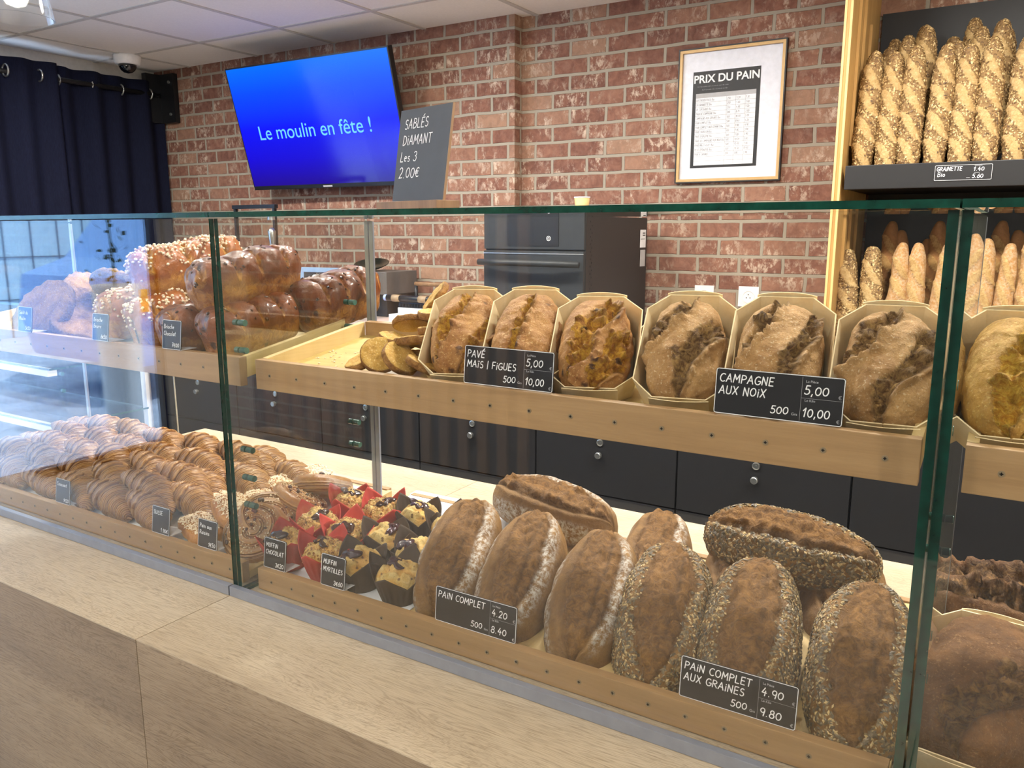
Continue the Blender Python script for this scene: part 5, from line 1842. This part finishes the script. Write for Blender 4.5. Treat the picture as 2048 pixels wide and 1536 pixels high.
for z in (1.634, .985):
    s = obj('shelf', MB().box(.026, 1.60, .018, .528, z, z + .014), M['black'], t)
    obj('shelf_lip', MB().box(.024, 1.60, -.002, .0165, z - .002, z + .074), M['black'], t, bevel=.002)
t = thing('price_tag', (-.165, 2.895, 1.652), (0, 0, 0), label='small tag reading GRAINETTE Bio 1.40 5.60 on the black shelf edge', cat='price tag')
plate(t, .155, .046, foot=False, thick=.0016)
bb = MB()
write(bb, 'GRAINETTE', -.072, .029, .0115, .0017, -.0004, wide=1.0)
write(bb, 'Bio', -.069, .012, .0135, .0017, -.0004)
obj('writing', bb, M['chalk'], t)
bb = MB()
write(bb, '1.40', .028, .027, .0115, .0017, -.0004, wide=1.1)
write(bb, '5.60', .026, .006, .0115, .0017, -.0004, wide=1.1)
obj('writing', bb, M['chalk'], t)
bb = MB()
ribbon(bb, [(.03, .0425), (.05, .0425)], .0012, -.0004, False)
ribbon(bb, [(.03, .0215), (.045, .0215)], .0012, -.0004, False)
ribbon(bb, [(.01, .007), (.02, .007)], .0012, -.0004, False)
obj('printed_note', bb, M['print'], t)


def st_bag(n, ang, seeded, wd=.44):
    def f(a, b, top, n1, n2, cz):
        s = np.zeros(len(a))
        d = n2 * .0012
        dk = np.zeros(len(a))
        for k in range(n):
            c0 = -.78 + 1.56 * (k + .5) / n
            q = (b - c0) / (1.0 / n) + a * ang
            lens = np.clip(1 - (a * .95) ** 2, 0, 1)
            t = np.abs(q) - wd * lens + n1 * .12
            si = smooth(.08, -.08, t) * smooth(-.2, .2, cz)
            s = np.maximum(s, si)
            ed = np.exp(-((q + wd * lens) / .10) ** 2) * smooth(-.1, .3, cz)
            d += si * .0012 + ed * .0035
            dk = np.maximum(dk, np.exp(-((q + wd * lens + .12) / .06) ** 2) * .35 * smooth(-.1, .3, cz))
        return {'d': d, 'slash': s, 'dark': dk, 'flour': (1 - s) * .5, 'seed': (1 - smooth(.15, .6, s)) if seeded else s * 0}
    return f


def bag_mesh(L, D, n, ang, seeded, seed):
    return loaf('baguette', L, D, D * .92, st_bag(n, ang, seeded), seed, nu=110, nv=30, pw=.30, sq=1.0, base=.46)


sb = [bag_mesh(.435, .072, 4, .75, True, 3), bag_mesh(.425, .070, 4, .85, True, 9), bag_mesh(.44, .072, 4, .95, True, 15)]
ss = [scatter('seed_coat', q, 2600, (.0034, .0020, .0011), rnd=i, tone=(0, 1)) for i, q in enumerate(sb)]
pb = [bag_mesh(.46, .062, 4, .9, False, 23), bag_mesh(.46, .058, 4, 1.0, False, 29), bag_mesh(.46, .064, 5, .8, False, 37)]


def stand(kind, i, x, y, z, lean, side, label, group, mat='bag'):
    """baguette standing on its end: local y points up; leans back by lean, sideways by side"""
    me = sb[i % 3] if kind == 'seed' else pb[i % 3]
    R = Matrix.Rotation(-side, 3, 'Y') @ Matrix.Rotation(-lean, 3, 'X') @ Matrix.Rotation(PI / 2, 3, 'X')
    # local z (the scored top) faces the shop (-y)
    L = .5 * (me.vertices[-1].co.y - me.vertices[0].co.y) * 1.0
    c = Vector((x, y, z)) + R @ Vector((0, L, 0))
    o = obj('baguette', me, M['bag_seed' if kind == 'seed' else mat], loc=c - R @ Vector((0, 0, .03)), rot=R.to_euler(), label=label, cat='baguette', group=group)
    if kind == 'seed':
        obj('seed_coat', ss[i % 3], M['sesame'], o, kind='stuff')
    return o


NUM = ['nearest the pine panel', 'second from the pine panel', 'third from the pine panel', 'fourth from the pine panel', 'fifth from the pine panel', 'sixth from the pine panel', 'seventh from the pine panel', 'eighth from the pine panel', 'ninth from the pine panel', 'tenth from the pine panel']
for i, x in enumerate((-.478, -.406, -.336, -.264, -.192, -.120, -.046, .026)):
    stand('seed', i, x + .006, 2.975, 1.652, .16, .02 * ((i % 3) - 1), 'seeded baguette on the upper shelf, front row, ' + NUM[i], 'seeded baguettes on the upper shelf')
for i, x in enumerate((-.462, -.396, -.326, -.256, -.178, -.108, -.04)):
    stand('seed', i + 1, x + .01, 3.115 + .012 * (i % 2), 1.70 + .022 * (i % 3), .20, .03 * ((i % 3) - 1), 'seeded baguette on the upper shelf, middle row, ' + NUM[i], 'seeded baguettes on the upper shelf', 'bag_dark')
for i, x in enumerate((-.43, -.35, -.27, -.185, -.10, -.02)):
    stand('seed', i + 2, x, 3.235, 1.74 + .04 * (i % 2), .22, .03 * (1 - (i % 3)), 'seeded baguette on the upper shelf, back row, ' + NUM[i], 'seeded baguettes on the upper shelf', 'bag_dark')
for i, (x, kd) in enumerate(((-.475, 'seed'), (-.405, 'seed'), (-.334, 'plain'), (-.277, 'plain'), (-.218, 'plain'), (-.150, 'plain'), (-.086, 'plain'), (-.030, 'plain'), (.036, 'plain'))):
    stand(kd, i, x + .004, 2.975, 1.005 + (.0, .02, -.0, -.0, -.0, .0, .015, .0, .03)[i], .14, (.07, .05, 0, .02, -.05, .04, 0, -.02, .0)[i],
          ('seeded' if kd == 'seed' else 'plain golden') + ' baguette on the lower shelf, front row, ' + NUM[i], 'baguettes on the lower shelf')
for i, (x, kd) in enumerate(((-.450, 'seed'), (-.385, 'plain'), (-.335, 'plain'), (-.285, 'plain'), (-.235, 'plain'), (-.175, 'plain'), (-.11, 'plain'), (-.05, 'plain'), (.015, 'plain'))):
    stand(kd, i + 1, x, 3.10, 1.02 + .03 * ((i * 2) % 3), .18, .04 * ((i % 3) - 1),
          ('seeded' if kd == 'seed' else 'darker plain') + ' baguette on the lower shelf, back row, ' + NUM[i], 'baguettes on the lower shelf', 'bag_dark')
